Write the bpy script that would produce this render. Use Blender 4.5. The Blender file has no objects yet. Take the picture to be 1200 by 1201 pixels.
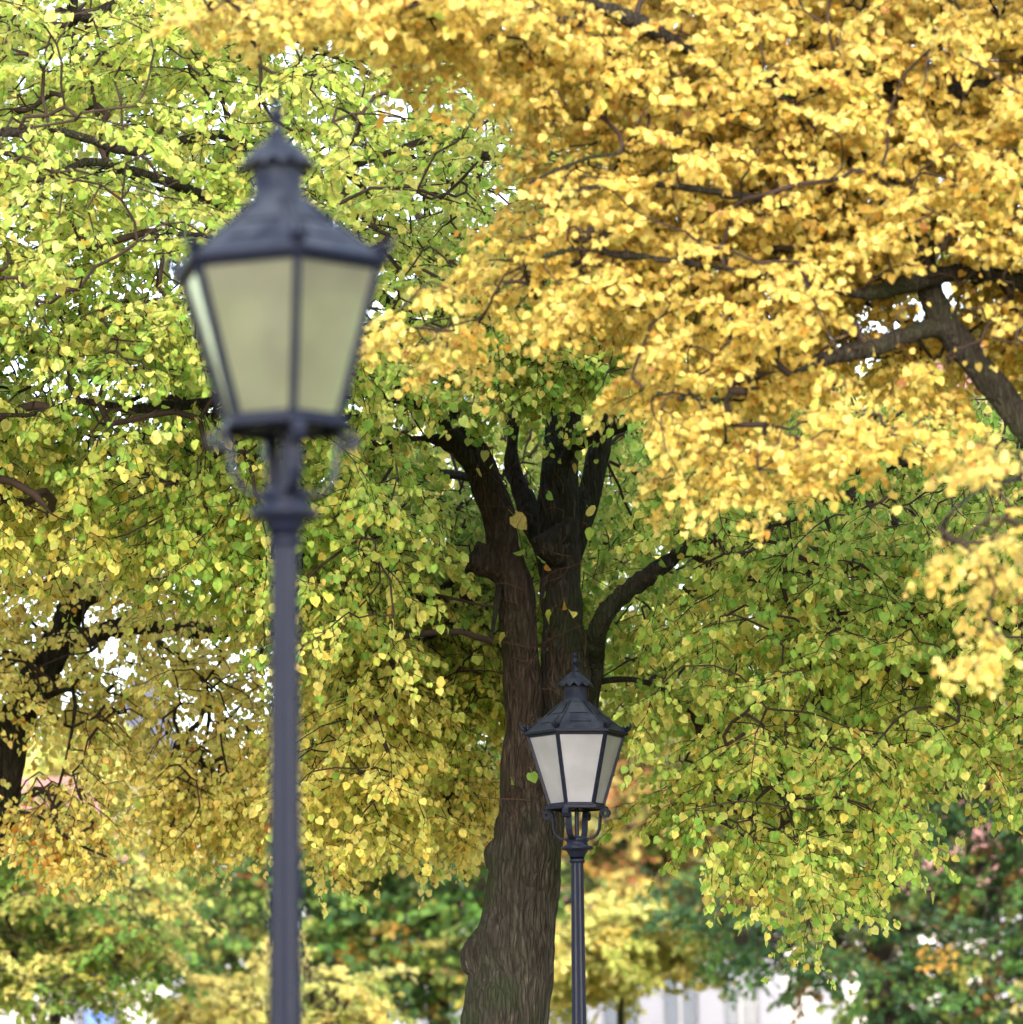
import bpy, math, random
import numpy as np
from mathutils import Vector, Matrix, noise

random.seed(7)
rng = np.random.default_rng(11)
R = math.radians
sc = bpy.context.scene
COL = sc.collection

# ------------------------------------------------------------------ camera
PITCH, ROLL, F, EYE = R(8.32), R(-0.55), 5000.0, 1.6
CM = (Matrix.Rotation(R(90) + PITCH, 3, 'X') @ Matrix.Rotation(ROLL, 3, 'Z'))
CMn = np.array(CM)
def P(px, py, d):
    v = CM @ Vector(((px - 600) / F, -(py - 600.5) / F, -1.0))
    v = v * (d / v.y)
    return Vector((v.x, v.y, v.z + EYE))
def Pn(px, py, d):
    loc = np.stack([(px - 600) / F, -(py - 600.5) / F, -np.ones_like(px)], 1)
    w = loc @ CMn.T
    w = w * (d / w[:, 1])[:, None]
    w[:, 2] += EYE
    return w
cam_d = bpy.data.cameras.new("camera")
cam = bpy.data.objects.new("camera", cam_d)
COL.objects.link(cam)
cam.matrix_world = Matrix.Translation((0, 0, EYE)) @ CM.to_4x4()
cam_d.sensor_fit = 'HORIZONTAL'
cam_d.sensor_width = 24
cam_d.lens = 24 * F / 1200
cam_d.clip_start = 0.2
cam_d.clip_end = 3000
cam_d.dof.use_dof = True
cam_d.dof.focus_distance = 25.0
cam_d.dof.aperture_fstop = 1.75
cam_d.dof.aperture_blades = 9
sc.camera = cam

# ------------------------------------------------------------------ materials
def newmat(name):
    m = bpy.data.materials.new(name)
    m.use_nodes = True
    nt = m.node_tree
    nt.nodes.clear()
    out = nt.nodes.new('ShaderNodeOutputMaterial')
    return m, nt, out
def N(nt, typ, **kw):
    n = nt.nodes.new(typ)
    for k, v in kw.items():
        if k in n.inputs.keys():
            n.inputs[k].default_value = v
        else:
            setattr(n, k, v)
    return n
def L(nt, a, b): nt.links.new(a, b)
def ramp(nt, fac, stops):
    r = nt.nodes.new('ShaderNodeValToRGB')
    e = r.color_ramp.elements
    while len(e) < len(stops): e.new(0.5)
    for el, (p, c) in zip(e, stops):
        el.position = p
        el.color = (*c, 1) if len(c) == 3 else c
    L(nt, fac, r.inputs[0])
    return r.outputs[0]

def leaf_material(name, transl=0.56, rough=0.55, spec=0.25, val=1.0, sat=1.0):
    m, nt, out = newmat(name)
    at = N(nt, 'ShaderNodeAttribute', attribute_name='leafcol')
    tc = N(nt, 'ShaderNodeTexCoord')
    nz = N(nt, 'ShaderNodeTexNoise', Scale=45.0, Detail=2.0)
    L(nt, tc.outputs['Object'], nz.inputs['Vector'])
    mr = N(nt, 'ShaderNodeMapRange')
    mr.inputs['From Min'].default_value = .3; mr.inputs['From Max'].default_value = .7
    mr.inputs['To Min'].default_value = .82 * val; mr.inputs['To Max'].default_value = 1.12 * val
    L(nt, nz.outputs['Fac'], mr.inputs['Value'])
    hs = N(nt, 'ShaderNodeHueSaturation')
    hs.inputs['Saturation'].default_value = sat
    L(nt, at.outputs['Color'], hs.inputs['Color'])
    L(nt, mr.outputs[0], hs.inputs['Value'])
    ns = N(nt, 'ShaderNodeTexNoise', Scale=38.0, Detail=3.0)
    vm = N(nt, 'ShaderNodeVectorMath', operation='ADD'); vm.inputs[1].default_value = (7.3, 2.1, 4.4)
    L(nt, tc.outputs['Object'], vm.inputs[0]); L(nt, vm.outputs[0], ns.inputs['Vector'])
    sf = ramp(nt, ns.outputs['Fac'], [(.66, (0, 0, 0)), (.74, (.8, .8, .8))])
    sm = N(nt, 'ShaderNodeMix', data_type='RGBA')
    L(nt, sf, sm.inputs[0]); L(nt, hs.outputs[0], sm.inputs[6]); sm.inputs[7].default_value = (.20, .09, .03, 1)
    hs_out = sm.outputs[2]
    pb = N(nt, 'ShaderNodeBsdfPrincipled', Roughness=rough)
    pb.inputs['Specular IOR Level'].default_value = spec
    L(nt, hs_out, pb.inputs['Base Color'])
    tr = N(nt, 'ShaderNodeBsdfTranslucent')
    g = N(nt, 'ShaderNodeGamma', Gamma=.85)
    L(nt, hs_out, g.inputs[0])
    L(nt, g.outputs[0], tr.inputs['Color'])
    mx = N(nt, 'ShaderNodeMixShader')
    mx.inputs[0].default_value = transl
    L(nt, pb.outputs[0], mx.inputs[1]); L(nt, tr.outputs[0], mx.inputs[2])
    L(nt, mx.outputs[0], out.inputs[0])
    return m
M_LEAF = leaf_material('linden_leaf')
M_LEAF2 = leaf_material('garden_tree_leaf', .35, .6, .2, .84, .98)

def bark_material(name, dark, mid, light, moss=None, scale=1.0, red=None):
    m, nt, out = newmat(name)
    tc = N(nt, 'ShaderNodeTexCoord')
    mp = N(nt, 'ShaderNodeMapping')
    mp.inputs['Scale'].default_value = (17 * scale, 17 * scale, 3.4 * scale)
    L(nt, tc.outputs['Object'], mp.inputs[0])
    n0 = N(nt, 'ShaderNodeTexNoise', Scale=1.2, Detail=3.0)
    L(nt, tc.outputs['Object'], n0.inputs['Vector'])
    mxv = N(nt, 'ShaderNodeVectorMath', operation='MULTIPLY_ADD')
    L(nt, n0.outputs['Color'], mxv.inputs[0]); mxv.inputs[1].default_value = (3.2, 3.2, 3.2)
    L(nt, mp.outputs[0], mxv.inputs[2])
    n1 = N(nt, 'ShaderNodeTexNoise', Scale=1.9, Detail=7.0, Roughness=.62)
    L(nt, mxv.outputs[0], n1.inputs['Vector'])
    vo = N(nt, 'ShaderNodeTexVoronoi', Scale=2.2, feature='DISTANCE_TO_EDGE')
    L(nt, mxv.outputs[0], vo.inputs['Vector'])
    vr = ramp(nt, vo.outputs['Distance'], [(0, (0, 0, 0)), (.22, (1, 1, 1))])
    c = ramp(nt, n1.outputs['Fac'], [(.3, dark), (.52, mid), (.72, light)])
    col = c
    if moss:
        n2 = N(nt, 'ShaderNodeTexNoise', Scale=2.6, Detail=5.0)
        L(nt, tc.outputs['Object'], n2.inputs['Vector'])
        f = ramp(nt, n2.outputs['Fac'], [(.48, (0, 0, 0)), (.62, (1, 1, 1))])
        mm = N(nt, 'ShaderNodeMix', data_type='RGBA')
        L(nt, f, mm.inputs[0]); L(nt, col, mm.inputs[6]); mm.inputs[7].default_value = (*moss, 1)
        col = mm.outputs[2]
    if red:
        at = N(nt, 'ShaderNodeAttribute', attribute_name='redbark')
        mm = N(nt, 'ShaderNodeMix', data_type='RGBA')
        L(nt, at.outputs['Fac'], mm.inputs[0]); L(nt, col, mm.inputs[6])
        rc = ramp(nt, n1.outputs['Fac'], [(.3, tuple(x * .35 for x in red)), (.55, red), (.75, tuple(x * 1.6 for x in red))])
        L(nt, rc, mm.inputs[7])
        col = mm.outputs[2]
    mul = N(nt, 'ShaderNodeMix', data_type='RGBA', blend_type='MULTIPLY')
    mul.inputs[0].default_value = .35
    L(nt, col, mul.inputs[6]); L(nt, vr, mul.inputs[7])
    pb = N(nt, 'ShaderNodeBsdfPrincipled', Roughness=.9)
    pb.inputs['Specular IOR Level'].default_value = .15
    L(nt, mul.outputs[2], pb.inputs['Base Color'])
    ad = N(nt, 'ShaderNodeMath', operation='MULTIPLY_ADD')
    L(nt, vr, ad.inputs[0]); ad.inputs[1].default_value = .32; L(nt, n1.outputs['Fac'], ad.inputs[2])
    bp = N(nt, 'ShaderNodeBump', Strength=1.0, Distance=.045)
    L(nt, ad.outputs[0], bp.inputs['Height'])
    L(nt, bp.outputs[0], pb.inputs['Normal'])
    L(nt, pb.outputs[0], out.inputs[0])
    return m
M_BARK = bark_material('linden_bark', (.010, .0085, .007), (.030, .026, .022), (.072, .066, .055), (.022, .028, .015), 1.0, (.052, .034, .028))
M_BARK2 = bark_material('branch_bark', (.013, .011, .009), (.036, .031, .026), (.08, .075, .062), (.036, .042, .024), 1.6)
M_BARK3 = bark_material('golden_tree_bark', (.014, .012, .010), (.036, .031, .026), (.08, .072, .06), (.034, .04, .02), 1.6)
def plain(name, c, rough=.6, metal=0, spec=.5, noise_amt=.0, nscale=8.0, bump=0.0):
    m, nt, out = newmat(name)
    pb = N(nt, 'ShaderNodeBsdfPrincipled', Roughness=rough, Metallic=metal)
    pb.inputs['Specular IOR Level'].default_value = spec
    tc = N(nt, 'ShaderNodeTexCoord')
    nz = N(nt, 'ShaderNodeTexNoise', Scale=nscale, Detail=6.0, Roughness=.6)
    L(nt, tc.outputs['Object'], nz.inputs['Vector'])
    a = tuple(x * (1 - noise_amt) for x in c); b = tuple(min(1, x * (1 + noise_amt)) for x in c)
    L(nt, ramp(nt, nz.outputs['Fac'], [(.3, a), (.7, b)]), pb.inputs['Base Color'])
    if bump:
        bp = N(nt, 'ShaderNodeBump', Strength=.6, Distance=bump)
        L(nt, nz.outputs['Fac'], bp.inputs['Height']); L(nt, bp.outputs[0], pb.inputs['Normal'])
    L(nt, pb.outputs[0], out.inputs[0])
    return m
M_TWIG = plain('twig_bark', (.026, .017, .014), .85, 0, .2, .3, 6)
M_TWIGRED = plain('sprout_bark', (.06, .032, .024), .8, 0, .2, .3, 6)

def paint_material(name, base, worn):
    m, nt, out = newmat(name)
    tc = N(nt, 'ShaderNodeTexCoord')
    nz = N(nt, 'ShaderNodeTexNoise', Scale=22.0, Detail=8.0, Roughness=.7)
    L(nt, tc.outputs['Object'], nz.inputs['Vector'])
    nb = N(nt, 'ShaderNodeTexNoise', Scale=4.0, Detail=4.0)
    L(nt, tc.outputs['Object'], nb.inputs['Vector'])
    ml = N(nt, 'ShaderNodeMath', operation='MULTIPLY_ADD')
    L(nt, nz.outputs['Fac'], ml.inputs[0]); ml.inputs[1].default_value = .7
    m3 = N(nt, 'ShaderNodeMath', operation='MULTIPLY')
    L(nt, nb.outputs['Fac'], m3.inputs[0]); m3.inputs[1].default_value = .4
    L(nt, m3.outputs[0], ml.inputs[2])
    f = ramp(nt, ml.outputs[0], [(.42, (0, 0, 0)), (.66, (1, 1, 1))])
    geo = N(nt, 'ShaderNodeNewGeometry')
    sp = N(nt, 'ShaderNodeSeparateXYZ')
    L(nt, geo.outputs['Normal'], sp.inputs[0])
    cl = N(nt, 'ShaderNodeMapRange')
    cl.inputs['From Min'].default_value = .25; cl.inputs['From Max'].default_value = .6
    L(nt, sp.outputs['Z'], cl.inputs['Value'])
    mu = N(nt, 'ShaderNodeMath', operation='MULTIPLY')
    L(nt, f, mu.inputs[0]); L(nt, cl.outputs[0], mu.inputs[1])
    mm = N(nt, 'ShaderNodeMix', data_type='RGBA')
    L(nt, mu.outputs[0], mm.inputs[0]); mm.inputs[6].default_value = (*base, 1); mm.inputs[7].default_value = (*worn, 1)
    pb = N(nt, 'ShaderNodeBsdfPrincipled')
    pb.inputs['Specular IOR Level'].default_value = .10
    L(nt, mm.outputs[2], pb.inputs['Base Color'])
    rr = N(nt, 'ShaderNodeMapRange')
    rr.inputs['To Min'].default_value = .34; rr.inputs['To Max'].default_value = .55
    L(nt, nz.outputs['Fac'], rr.inputs['Value']); L(nt, rr.outputs[0], pb.inputs['Roughness'])
    bp = N(nt, 'ShaderNodeBump', Strength=.35, Distance=.003)
    L(nt, nz.outputs['Fac'], bp.inputs['Height']); L(nt, bp.outputs[0], pb.inputs['Normal'])
    L(nt, pb.outputs[0], out.inputs[0])
    return m
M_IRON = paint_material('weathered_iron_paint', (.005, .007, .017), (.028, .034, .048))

def glass_material(name, c, transl, see):
    m, nt, out = newmat(name)
    tc = N(nt, 'ShaderNodeTexCoord')
    nz = N(nt, 'ShaderNodeTexNoise', Scale=60.0, Detail=3.0)
    L(nt, tc.outputs['Object'], nz.inputs['Vector'])
    nb = N(nt, 'ShaderNodeTexNoise', Scale=5.0, Detail=4.0)
    L(nt, tc.outputs['Object'], nb.inputs['Vector'])
    col = ramp(nt, nb.outputs['Fac'], [(.3, tuple(x * .74 for x in c)), (.7, c)])
    df = N(nt, 'ShaderNodeBsdfPrincipled', Roughness=.35)
    L(nt, col, df.inputs['Base Color'])
    bp = N(nt, 'ShaderNodeBump', Strength=.5, Distance=.004)
    L(nt, nz.outputs['Fac'], bp.inputs['Height']); L(nt, bp.outputs[0], df.inputs['Normal'])
    tr = N(nt, 'ShaderNodeBsdfTranslucent')
    L(nt, col, tr.inputs['Color'])
    gl = N(nt, 'ShaderNodeBsdfGlass', Roughness=.32, IOR=1.12)
    L(nt, col, gl.inputs['Color'])
    m1 = N(nt, 'ShaderNodeMixShader'); m1.inputs[0].default_value = transl
    L(nt, df.outputs[0], m1.inputs[1]); L(nt, tr.outputs[0], m1.inputs[2])
    m2 = N(nt, 'ShaderNodeMixShader'); m2.inputs[0].default_value = see
    L(nt, m1.outputs[0], m2.inputs[1]); L(nt, gl.outputs[0], m2.inputs[2])
    L(nt, m2.outputs[0], out.inputs[0])
    return m
M_GLASS_FAR = glass_material('frosted_white_glass', (.48, .50, .58), .5, .2)
M_GLASS_NEAR = glass_material('frosted_cream_glass', (.78, .83, .64), .5, .8)

# ------------------------------------------------------------------ object helpers
def link(o, parent=None):
    COL.objects.link(o)
    if parent: o.parent = parent
    return o
def empty(name, loc=(0, 0, 0)):
    o = bpy.data.objects.new(name, None)
    o.location = loc; o.empty_display_size = .3
    return link(o)
def tag(o, label, cat, group=None):
    o['label'] = label; o['category'] = cat
    if group: o['group'] = group
    return o
def quad_mesh(name, V, Q, mat, parent=None, colors=None, smooth=True):
    me = bpy.data.meshes.new(name)
    V = np.asarray(V, np.float32); Q = np.asarray(Q, np.int32)
    me.vertices.add(len(V)); me.vertices.foreach_set('co', V.ravel())
    me.loops.add(Q.size); me.loops.foreach_set('vertex_index', Q.ravel())
    me.polygons.add(len(Q))
    me.polygons.foreach_set('loop_start', np.arange(len(Q), dtype=np.int32) * 4)
    me.polygons.foreach_set('loop_total', np.full(len(Q), 4, np.int32))
    if smooth: me.polygons.foreach_set('use_smooth', np.ones(len(Q), bool))
    if colors is not None:
        a = me.color_attributes.new('leafcol', 'FLOAT_COLOR', 'POINT')
        c = np.ones((len(V), 4), np.float32); c[:, :3] = colors
        a.data.foreach_set('color', c.ravel())
    me.materials.append(mat)
    me.update(calc_edges=True)
    return link(bpy.data.objects.new(name, me), parent)

class MB:
    def __init__(s): s.v, s.f, s.sm = [], [], []
    def add(s, vs, fs, smooth=False):
        o = len(s.v); s.v += [tuple(v) for v in vs]
        for f in fs: s.f.append(tuple(i + o for i in f)); s.sm.append(smooth)
    def lathe(s, prof, seg=24, phase=0, smooth=True, cx=0, cy=0, flute=0, caps=True):
        vs, fs = [], []
        for (r, z) in prof:
            for k in range(seg):
                a = phase + 2 * math.pi * k / seg
                rr = r * (1 - flute * (k % 2)) if flute else r
                vs.append((cx + rr * math.cos(a), cy + rr * math.sin(a), z))
        for i in range(len(prof) - 1):
            for k in range(seg):
                k2 = (k + 1) % seg
                fs.append((i * seg + k, i * seg + k2, (i + 1) * seg + k2, (i + 1) * seg + k))
        s.add(vs, fs, smooth)
        if caps:
            s.add(vs[:seg], [tuple(reversed(range(seg)))]); s.add(vs[-seg:], [tuple(range(seg))])
    def tube(s, pts, rad, seg=8, smooth=True, flat=1.0):
        pts = [Vector(p) for p in pts]
        if not hasattr(rad, '__len__'): rad = [rad] * len(pts)
        vs, fs = [], []
        u = None
        for i, p in enumerate(pts):
            t = (pts[min(i + 1, len(pts) - 1)] - pts[max(i - 1, 0)])
            t = t.normalized() if t.length > 1e-9 else Vector((0, 0, 1))
            if u is None:
                u = t.cross(Vector((0, 0, 1)))
                if u.length < .1: u = t.cross(Vector((1, 0, 0)))
            u = (u - t * u.dot(t)).normalized()
            w = t.cross(u)
            for k in range(seg):
                a = 2 * math.pi * k / seg
                vs.append(p + (u * math.cos(a) * flat + w * math.sin(a)) * rad[i])
        for i in range(len(pts) - 1):
            for k in range(seg):
                k2 = (k + 1) % seg
                fs.append((i * seg + k, i * seg + k2, (i + 1) * seg + k2, (i + 1) * seg + k))
        fs.append(tuple(reversed(range(seg)))); fs.append(tuple(range((len(pts) - 1) * seg, len(pts) * seg)))
        s.add(vs, fs, smooth)
    def box(s, lo, hi):
        x0, y0, z0 = lo; x1, y1, z1 = hi
        s.add([(x0, y0, z0), (x1, y0, z0), (x1, y1, z0), (x0, y1, z0), (x0, y0, z1), (x1, y0, z1), (x1, y1, z1), (x0, y1, z1)],
              [(0, 3, 2, 1), (4, 5, 6, 7), (0, 1, 5, 4), (1, 2, 6, 5), (2, 3, 7, 6), (3, 0, 4, 7)])
    def slab(s, quad, n, t):
        q = [Vector(p) for p in quad]; n = Vector(n).normalized() * t
        vs = q + [p + n for p in q]
        s.add(vs, [(3, 2, 1, 0), (4, 5, 6, 7), (0, 1, 5, 4), (1, 2, 6, 5), (2, 3, 7, 6), (3, 0, 4, 7)])
    def build(s, name, mat, parent=None):
        me = bpy.data.meshes.new(name)
        me.from_pydata(s.v, [], s.f)
        me.polygons.foreach_set('use_smooth', s.sm)
        me.materials.append(mat); me.update()
        return link(bpy.data.objects.new(name, me), parent)

# ------------------------------------------------------------------ street lamps
def lamp(base_px, base_py, d, hexrot, brrot, glass, label, tilt=0.0, tiltdir=0.0):
    base = P(base_px, base_py, d); base.z = 0
    root = empty('street_lamp', base)
    tag(root, label, 'street lamp', 'old fashioned lanterns on iron posts')
    D0 = 24.1; u = D0 / F
    def z(c): return P(676, 750 + c / 4.29, D0).z          # height of a mark on the lantern
    def r(c): return c / 4.29 * u * 1.0
    # post
    b = MB()
    zc = z(1115)
    prof = [(.17, 0), (.17, .10), (.155, .13), (.14, .16), (.13, .42), (.145, .45), (.145, .48), (.105, .55), (.085, .62), (.08, .95),
            (.095, .98), (.095, 1.02), (.066, 1.06)]
    b.lathe(prof, 24)
    fl = []
    for k in range(9):
        t = k / 8; fl.append((.051 + (.0345 - .051) * t, 1.06 + (zc - 1.06) * t))
    b.lathe(fl, 24, flute=.09, smooth=False)
    b.lathe([(r(34), zc - .012), (r(40), zc - .004), (r(40), zc + .006), (r(34), zc + .012), (r(34), z(1105)), (r(40), z(1090)), (r(52), z(1068)), (r(58), z(1062)),
             (r(80), z(1058)), (r(82), z(1050)), (r(78), z(1042)), (r(56), z(1036)), (r(52), z(1020)), (r(60), z(1012)), (r(58), z(1000)), (r(40), z(992)), (.002, z(990))], 28)
    b.lathe([(.012, z(1000)), (.012, z(836))], 10)
    post = b.build('post', M_IRON, root)
    parts = []
    # brackets
    for k in range(4):
        a = brrot + k * math.pi / 2
        ca, sa = math.cos(a), math.sin(a)
        path = []
        def q(rr, c): return (rr * ca, rr * sa, z(c))
        ctl = [(r(40), 1004), (r(62), 1006), (r(88), 1000), (r(108), 984), (r(119), 960), (r(123), 930), (r(125), 900), (r(128), 880)]
        cx, cz, rad = r(153), 880, r(25)
        path = [q(a_, c_) for a_, c_ in ctl]
        for j in range(1, 15):
            th = math.pi - j * math.pi * 2 * .115 * 1.12
            rd = rad * (1 - .035 * j)
            path.append(((cx + rd * math.cos(th)) * ca, (cx + rd * math.cos(th)) * sa, z(cz) + rd * math.sin(th)))
        bb = MB()
        # rectangular-section strap
        n = Vector((-sa, ca, 0))
        pts = [Vector(p) for p in path]
        W, T = .017, .0045
        vs, fs = [], []
        for i, p in enumerate(pts):
            t = (pts[min(i + 1, len(pts) - 1)] - pts[max(0, i - 1)]).normalized()
            m = t.cross(n).normalized()
            for sx, sy in ((-1, -1), (1, -1), (1, 1), (-1, 1)):
                vs.append(p + n * W * sx + m * T * sy)
        for i in range(len(pts) - 1):
            for k2 in range(4):
                fs.append((i * 4 + k2, i * 4 + (k2 + 1) % 4, i * 4 + 4 + (k2 + 1) % 4, i * 4 + 4 + k2))
        fs += [(3, 2, 1, 0), tuple(range(len(vs) - 4, len(vs)))]
        bb.add(vs, fs)
        parts.append(bb.build('scroll_bracket', M_IRON, root))
    # lantern frame
    zt, zb = z(488), z(832)
    RT, RB = r(243), r(138)
    ang = [hexrot + k * math.pi / 3 for k in range(6)]
    fb = MB()
    fb.lathe([(RB + .012, zb - .030), (RB + .026, zb - .026), (RB + .026, zb - .012), (RB + .010, zb - .006), (RB + .008, zb + .006), (RB - .012, zb + .006), (RB - .012, zb - .030)], 6, hexrot, False, caps=False)
    fb.lathe([(RT + .004, zt - .008), (RT + .008, zt), (RT + .008, zt + .012), (RT - .02, zt + .012), (RT - .02, zt - .008), (RT + .004, zt - .008)], 6, hexrot, False, caps=False)
    for k in range(3):          # spider under the lantern floor
        a = hexrot + k * math.pi / 3
        fb.slab([(math.cos(a + w) * RB * s_, math.sin(a + w) * RB * s_, zb - .024) for s_, w in ((1, -.06), (1, .06), (-1, -.06), (-1, .06))], (0, 0, 1), .012)
    for a in ang:
        p0 = Vector((RT * math.cos(a), RT * math.sin(a), zt)); p1 = Vector((RB * math.cos(a), RB * math.sin(a), zb))
        n = Vector((math.cos(a), math.sin(a), 0)); t = Vector((-math.sin(a), math.cos(a), 0))
        w, dp = .0095, .008
        ax = (p0 - p1).normalized(); n2 = t.cross(ax).normalized()
        vs = []
        for p in (p1, p0):
            for sx, sy in ((-1, -1), (1, -1), (1, 1), (-1, 1)): vs.append(p + t * w * sx + n2 * dp * sy)
        fb.add(vs, [(0, 1, 5, 4), (1, 2, 6, 5), (2, 3, 7, 6), (3, 0, 4, 7), (3, 2, 1, 0), (4, 5, 6, 7)])
        # blobs of old putty and rust along the bar
        for _ in range(3):
            s_ = random.uniform(.1, .9); pp = p1.lerp(p0, s_) + n * .004
            fb.tube([pp + ax * -.012, pp, pp + ax * random.uniform(.01, .02)], [.004, .011, .003], 6)
    frame = fb.build('lantern_frame', M_IRON, root); parts.append(frame)
    for k in range(6):
        a0, a1 = ang[k], ang[(k + 1) % 6]
        i = .006
        qd = [((RB - i) * math.cos(a0), (RB - i) * math.sin(a0), zb + .007), ((RB - i) * math.cos(a1), (RB - i) * math.sin(a1), zb + .007),
              ((RT - i) * math.cos(a1), (RT - i) * math.sin(a1), zt - .009), ((RT - i) * math.cos(a0), (RT - i) * math.sin(a0), zt - .009)]
        c = Vector(((math.cos(a0) + math.cos(a1)), (math.sin(a0) + math.sin(a1)), 0)).normalized()
        g = MB(); g.slab(qd, -c, .004)
        g.build('glass_pane', glass, frame)
    # lamp fitting inside, with a wide disc added to imitate shading at the pane tops
    g = MB(); g.lathe([(RT * .72, zt - .022), (RT * .7, zt - .012), (.05, zt + .01)], 28)
    g.lathe([(.05, zt - .002), (.05, zt - .05), (.028, zt - .07), (.02, zt - .12)], 16)
    g.lathe([(.026, zt - .12), (.05, zt - .16), (.055, zt - .21), (.035, zt - .25), (.003, zt - .262)], 16)
    parts.append(g.build('fitting_and_shading_disc', plain('fitting_and_disc_enamel', (.16, .15, .14), .4), root))
    # roof
    rb = MB()
    RE, ze = r(263), z(470)
    prof = [(RE - .012, zt + .013), (RE, ze - .016), (RE + .006, ze - .012), (RE + .006, ze), (RE - .01, ze + .006)]
    z1 = z(388); r1 = r(146) + .004; z2 = z(318); r2 = r(70)
    prof += [(r1 + .008, z1 - .002), (r1, z1 + .003), (r1 - .012, z1 + .004), (r2, z2), (.02, z2 + .002)]
    rb.lathe(prof, 6, hexrot, False)
    for k in range(6):          # hip ribs and the raised plate with its slot on each facet
        a0, a1 = ang[k], ang[(k + 1) % 6]
        rb.tube([((RE - .012) * math.cos(a0), (RE - .012) * math.sin(a0), ze + .006), (r1 * math.cos(a0), r1 * math.sin(a0), z1 + .004), (r2 * math.cos(a0), r2 * math.sin(a0), z2 + .003)], .006, 6)
        def fp(s, rr, zz):
            p = Vector((rr * math.cos(a0), rr * math.sin(a0), zz)).lerp(Vector((rr * math.cos(a1), rr * math.sin(a1), zz)), s); return p
        nn = (fp(1, r1, z1) - fp(0, r1, z1)).cross(fp(0, r2, z2) - fp(0, r1, z1)).normalized()
        lo = [fp(.24, (RE + r1) * .5, (ze + z1) * .5), fp(.76, (RE + r1) * .5, (ze + z1) * .5), fp(.8, r1 + .006, z1 - .003), fp(.2, r1 + .006, z1 - .003)]
        rb.slab([p + nn * .001 for p in lo], nn, .004)
        hi = [fp(.16, r1 - .016, z1 + .009), fp(.84, r1 - .016, z1 + .009), fp(.8, r2 + .012, z2 - .006), fp(.2, r2 + .012, z2 - .006)]
        rb.slab([p + nn * .001 for p in hi], nn, .004)
    roof = rb.build('roof', M_IRON, root); parts.append(roof)
    # corner ornaments
    for a in ang:
        ob = MB()
        ca, sa = math.cos(a), math.sin(a)
        def q(x, zz, w=0): return ((RE + x) * ca - w * sa, (RE + x) * sa + w * ca, ze + zz)
        ob.tube([q(-.03, .008), q(-.006, .012), q(.012, .024), q(.02, .042), q(.016, .058)], [.010, .013, .010, .007, .003], 8)
        ob.tube([q(-.03, .008, 0), q(-.02, .03, 0), q(-.022, .042, 0)], [.012, .009, .004], 8)
        for s_ in (-1, 1):
            ob.tube([q(-.012, .006, 0), q(-.006, .022, .014 * s_), q(.002, .034, .020 * s_), q(.004, .030, .027 * s_)], [.009, .009, .006, .003], 8)
        ob.build('corner_ornament', M_IRON, roof)
    cb = MB()
    cb.lathe([(r(66), z2 + .001), (r(62), z2 + .008), (r(58), z2 + .01), (r(58), z(240)), (r(40), z(232))], 28)
    cb.build('chimney', M_IRON, roof)
    # scalloped umbrella cap and finial
    hb = MB()
    seg = 96; rings = []
    def fold(k): return abs(math.sin(6 * 2 * math.pi * k / seg + .5))      # 12 panels meeting in sharp ribs
    for (c_, zz, fl_) in ((94, 242, .17), (94, 236, .17), (71, 209, .17), (49, 189, .14), (28, 171, .08), (15, 158, 0)):
        rings.append([(r(c_) * (1 - .9 * fl_ * (1 - fold(k))) * math.cos(2 * math.pi * k / seg), r(c_) * (1 - .9 * fl_ * (1 - fold(k))) * math.sin(2 * math.pi * k / seg),
                       z(zz) + .16 * fl_ * r(c_) / .1 * (1 - fold(k)) * .7) for k in range(seg)])
    vs = [p for rg in rings for p in rg]
    fs = [(i * seg + k, i * seg + (k + 1) % seg, (i + 1) * seg + (k + 1) % seg, (i + 1) * seg + k) for i in range(len(rings) - 1) for k in range(seg)]
    fs.append(tuple(reversed(range(seg))))
    hb.add(vs, fs, False)
    hb.build('cap', M_IRON, roof)
    nb = MB()
    nb.lathe([(r(20), z(164)), (r(24), z(158)), (r(18), z(152)), (r(9), z(140)), (r(8), z(128)), (r(17), z(120)), (r(20), z(111)), (r(16), z(102)), (r(8), z(95)), (r(7), z(90)),
              (r(12), z(84)), (r(13), z(76)), (r(9), z(68)), (.001, z(64))], 18)
    nb.build('finial', M_IRON, roof)
    if tilt:
        piv = Vector((0, 0, z(1000)))
        Rm = Matrix.Rotation(-tilt, 3, 'Y')
        for o in parts:
            o.rotation_euler = Rm.to_euler(); o.location = piv - Rm @ piv
    return root

# ------------------------------------------------------------------ foliage machinery
LEAF_V = np.array([(0, 0, 0), (0, .33, 0), (0, .68, 0), (0, 1.02, 0),
                   (.28, -.11, 0), (.53, .16, 0), (.50, .50, 0), (.25, .80, 0),
                   (-.28, -.11, 0), (-.53, .16, 0), (-.50, .50, 0), (-.25, .80, 0),
                   (.014, -.5, 0), (-.014, -.5, 0), (-.012, .02, 0), (.012, .02, 0)], float)
LEAF_Q = np.array([(0, 4, 5, 1), (1, 5, 6, 2), (2, 6, 7, 3), (1, 9, 8, 0), (2, 10, 9, 1), (3, 11, 10, 2), (12, 15, 14, 13)])
LEAF_MID = np.array([1, 1, 1, .3, .2, .1, .1, .1, .2, .1, .1, .1, 1, 1, 1, 1.])
FAR_V = np.array([(0, 0, 0), (.42, .4, 0), (0, 1.05, 0), (-.42, .4, 0)], float)
FAR_Q = np.array([(0, 1, 2, 3)])

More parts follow.
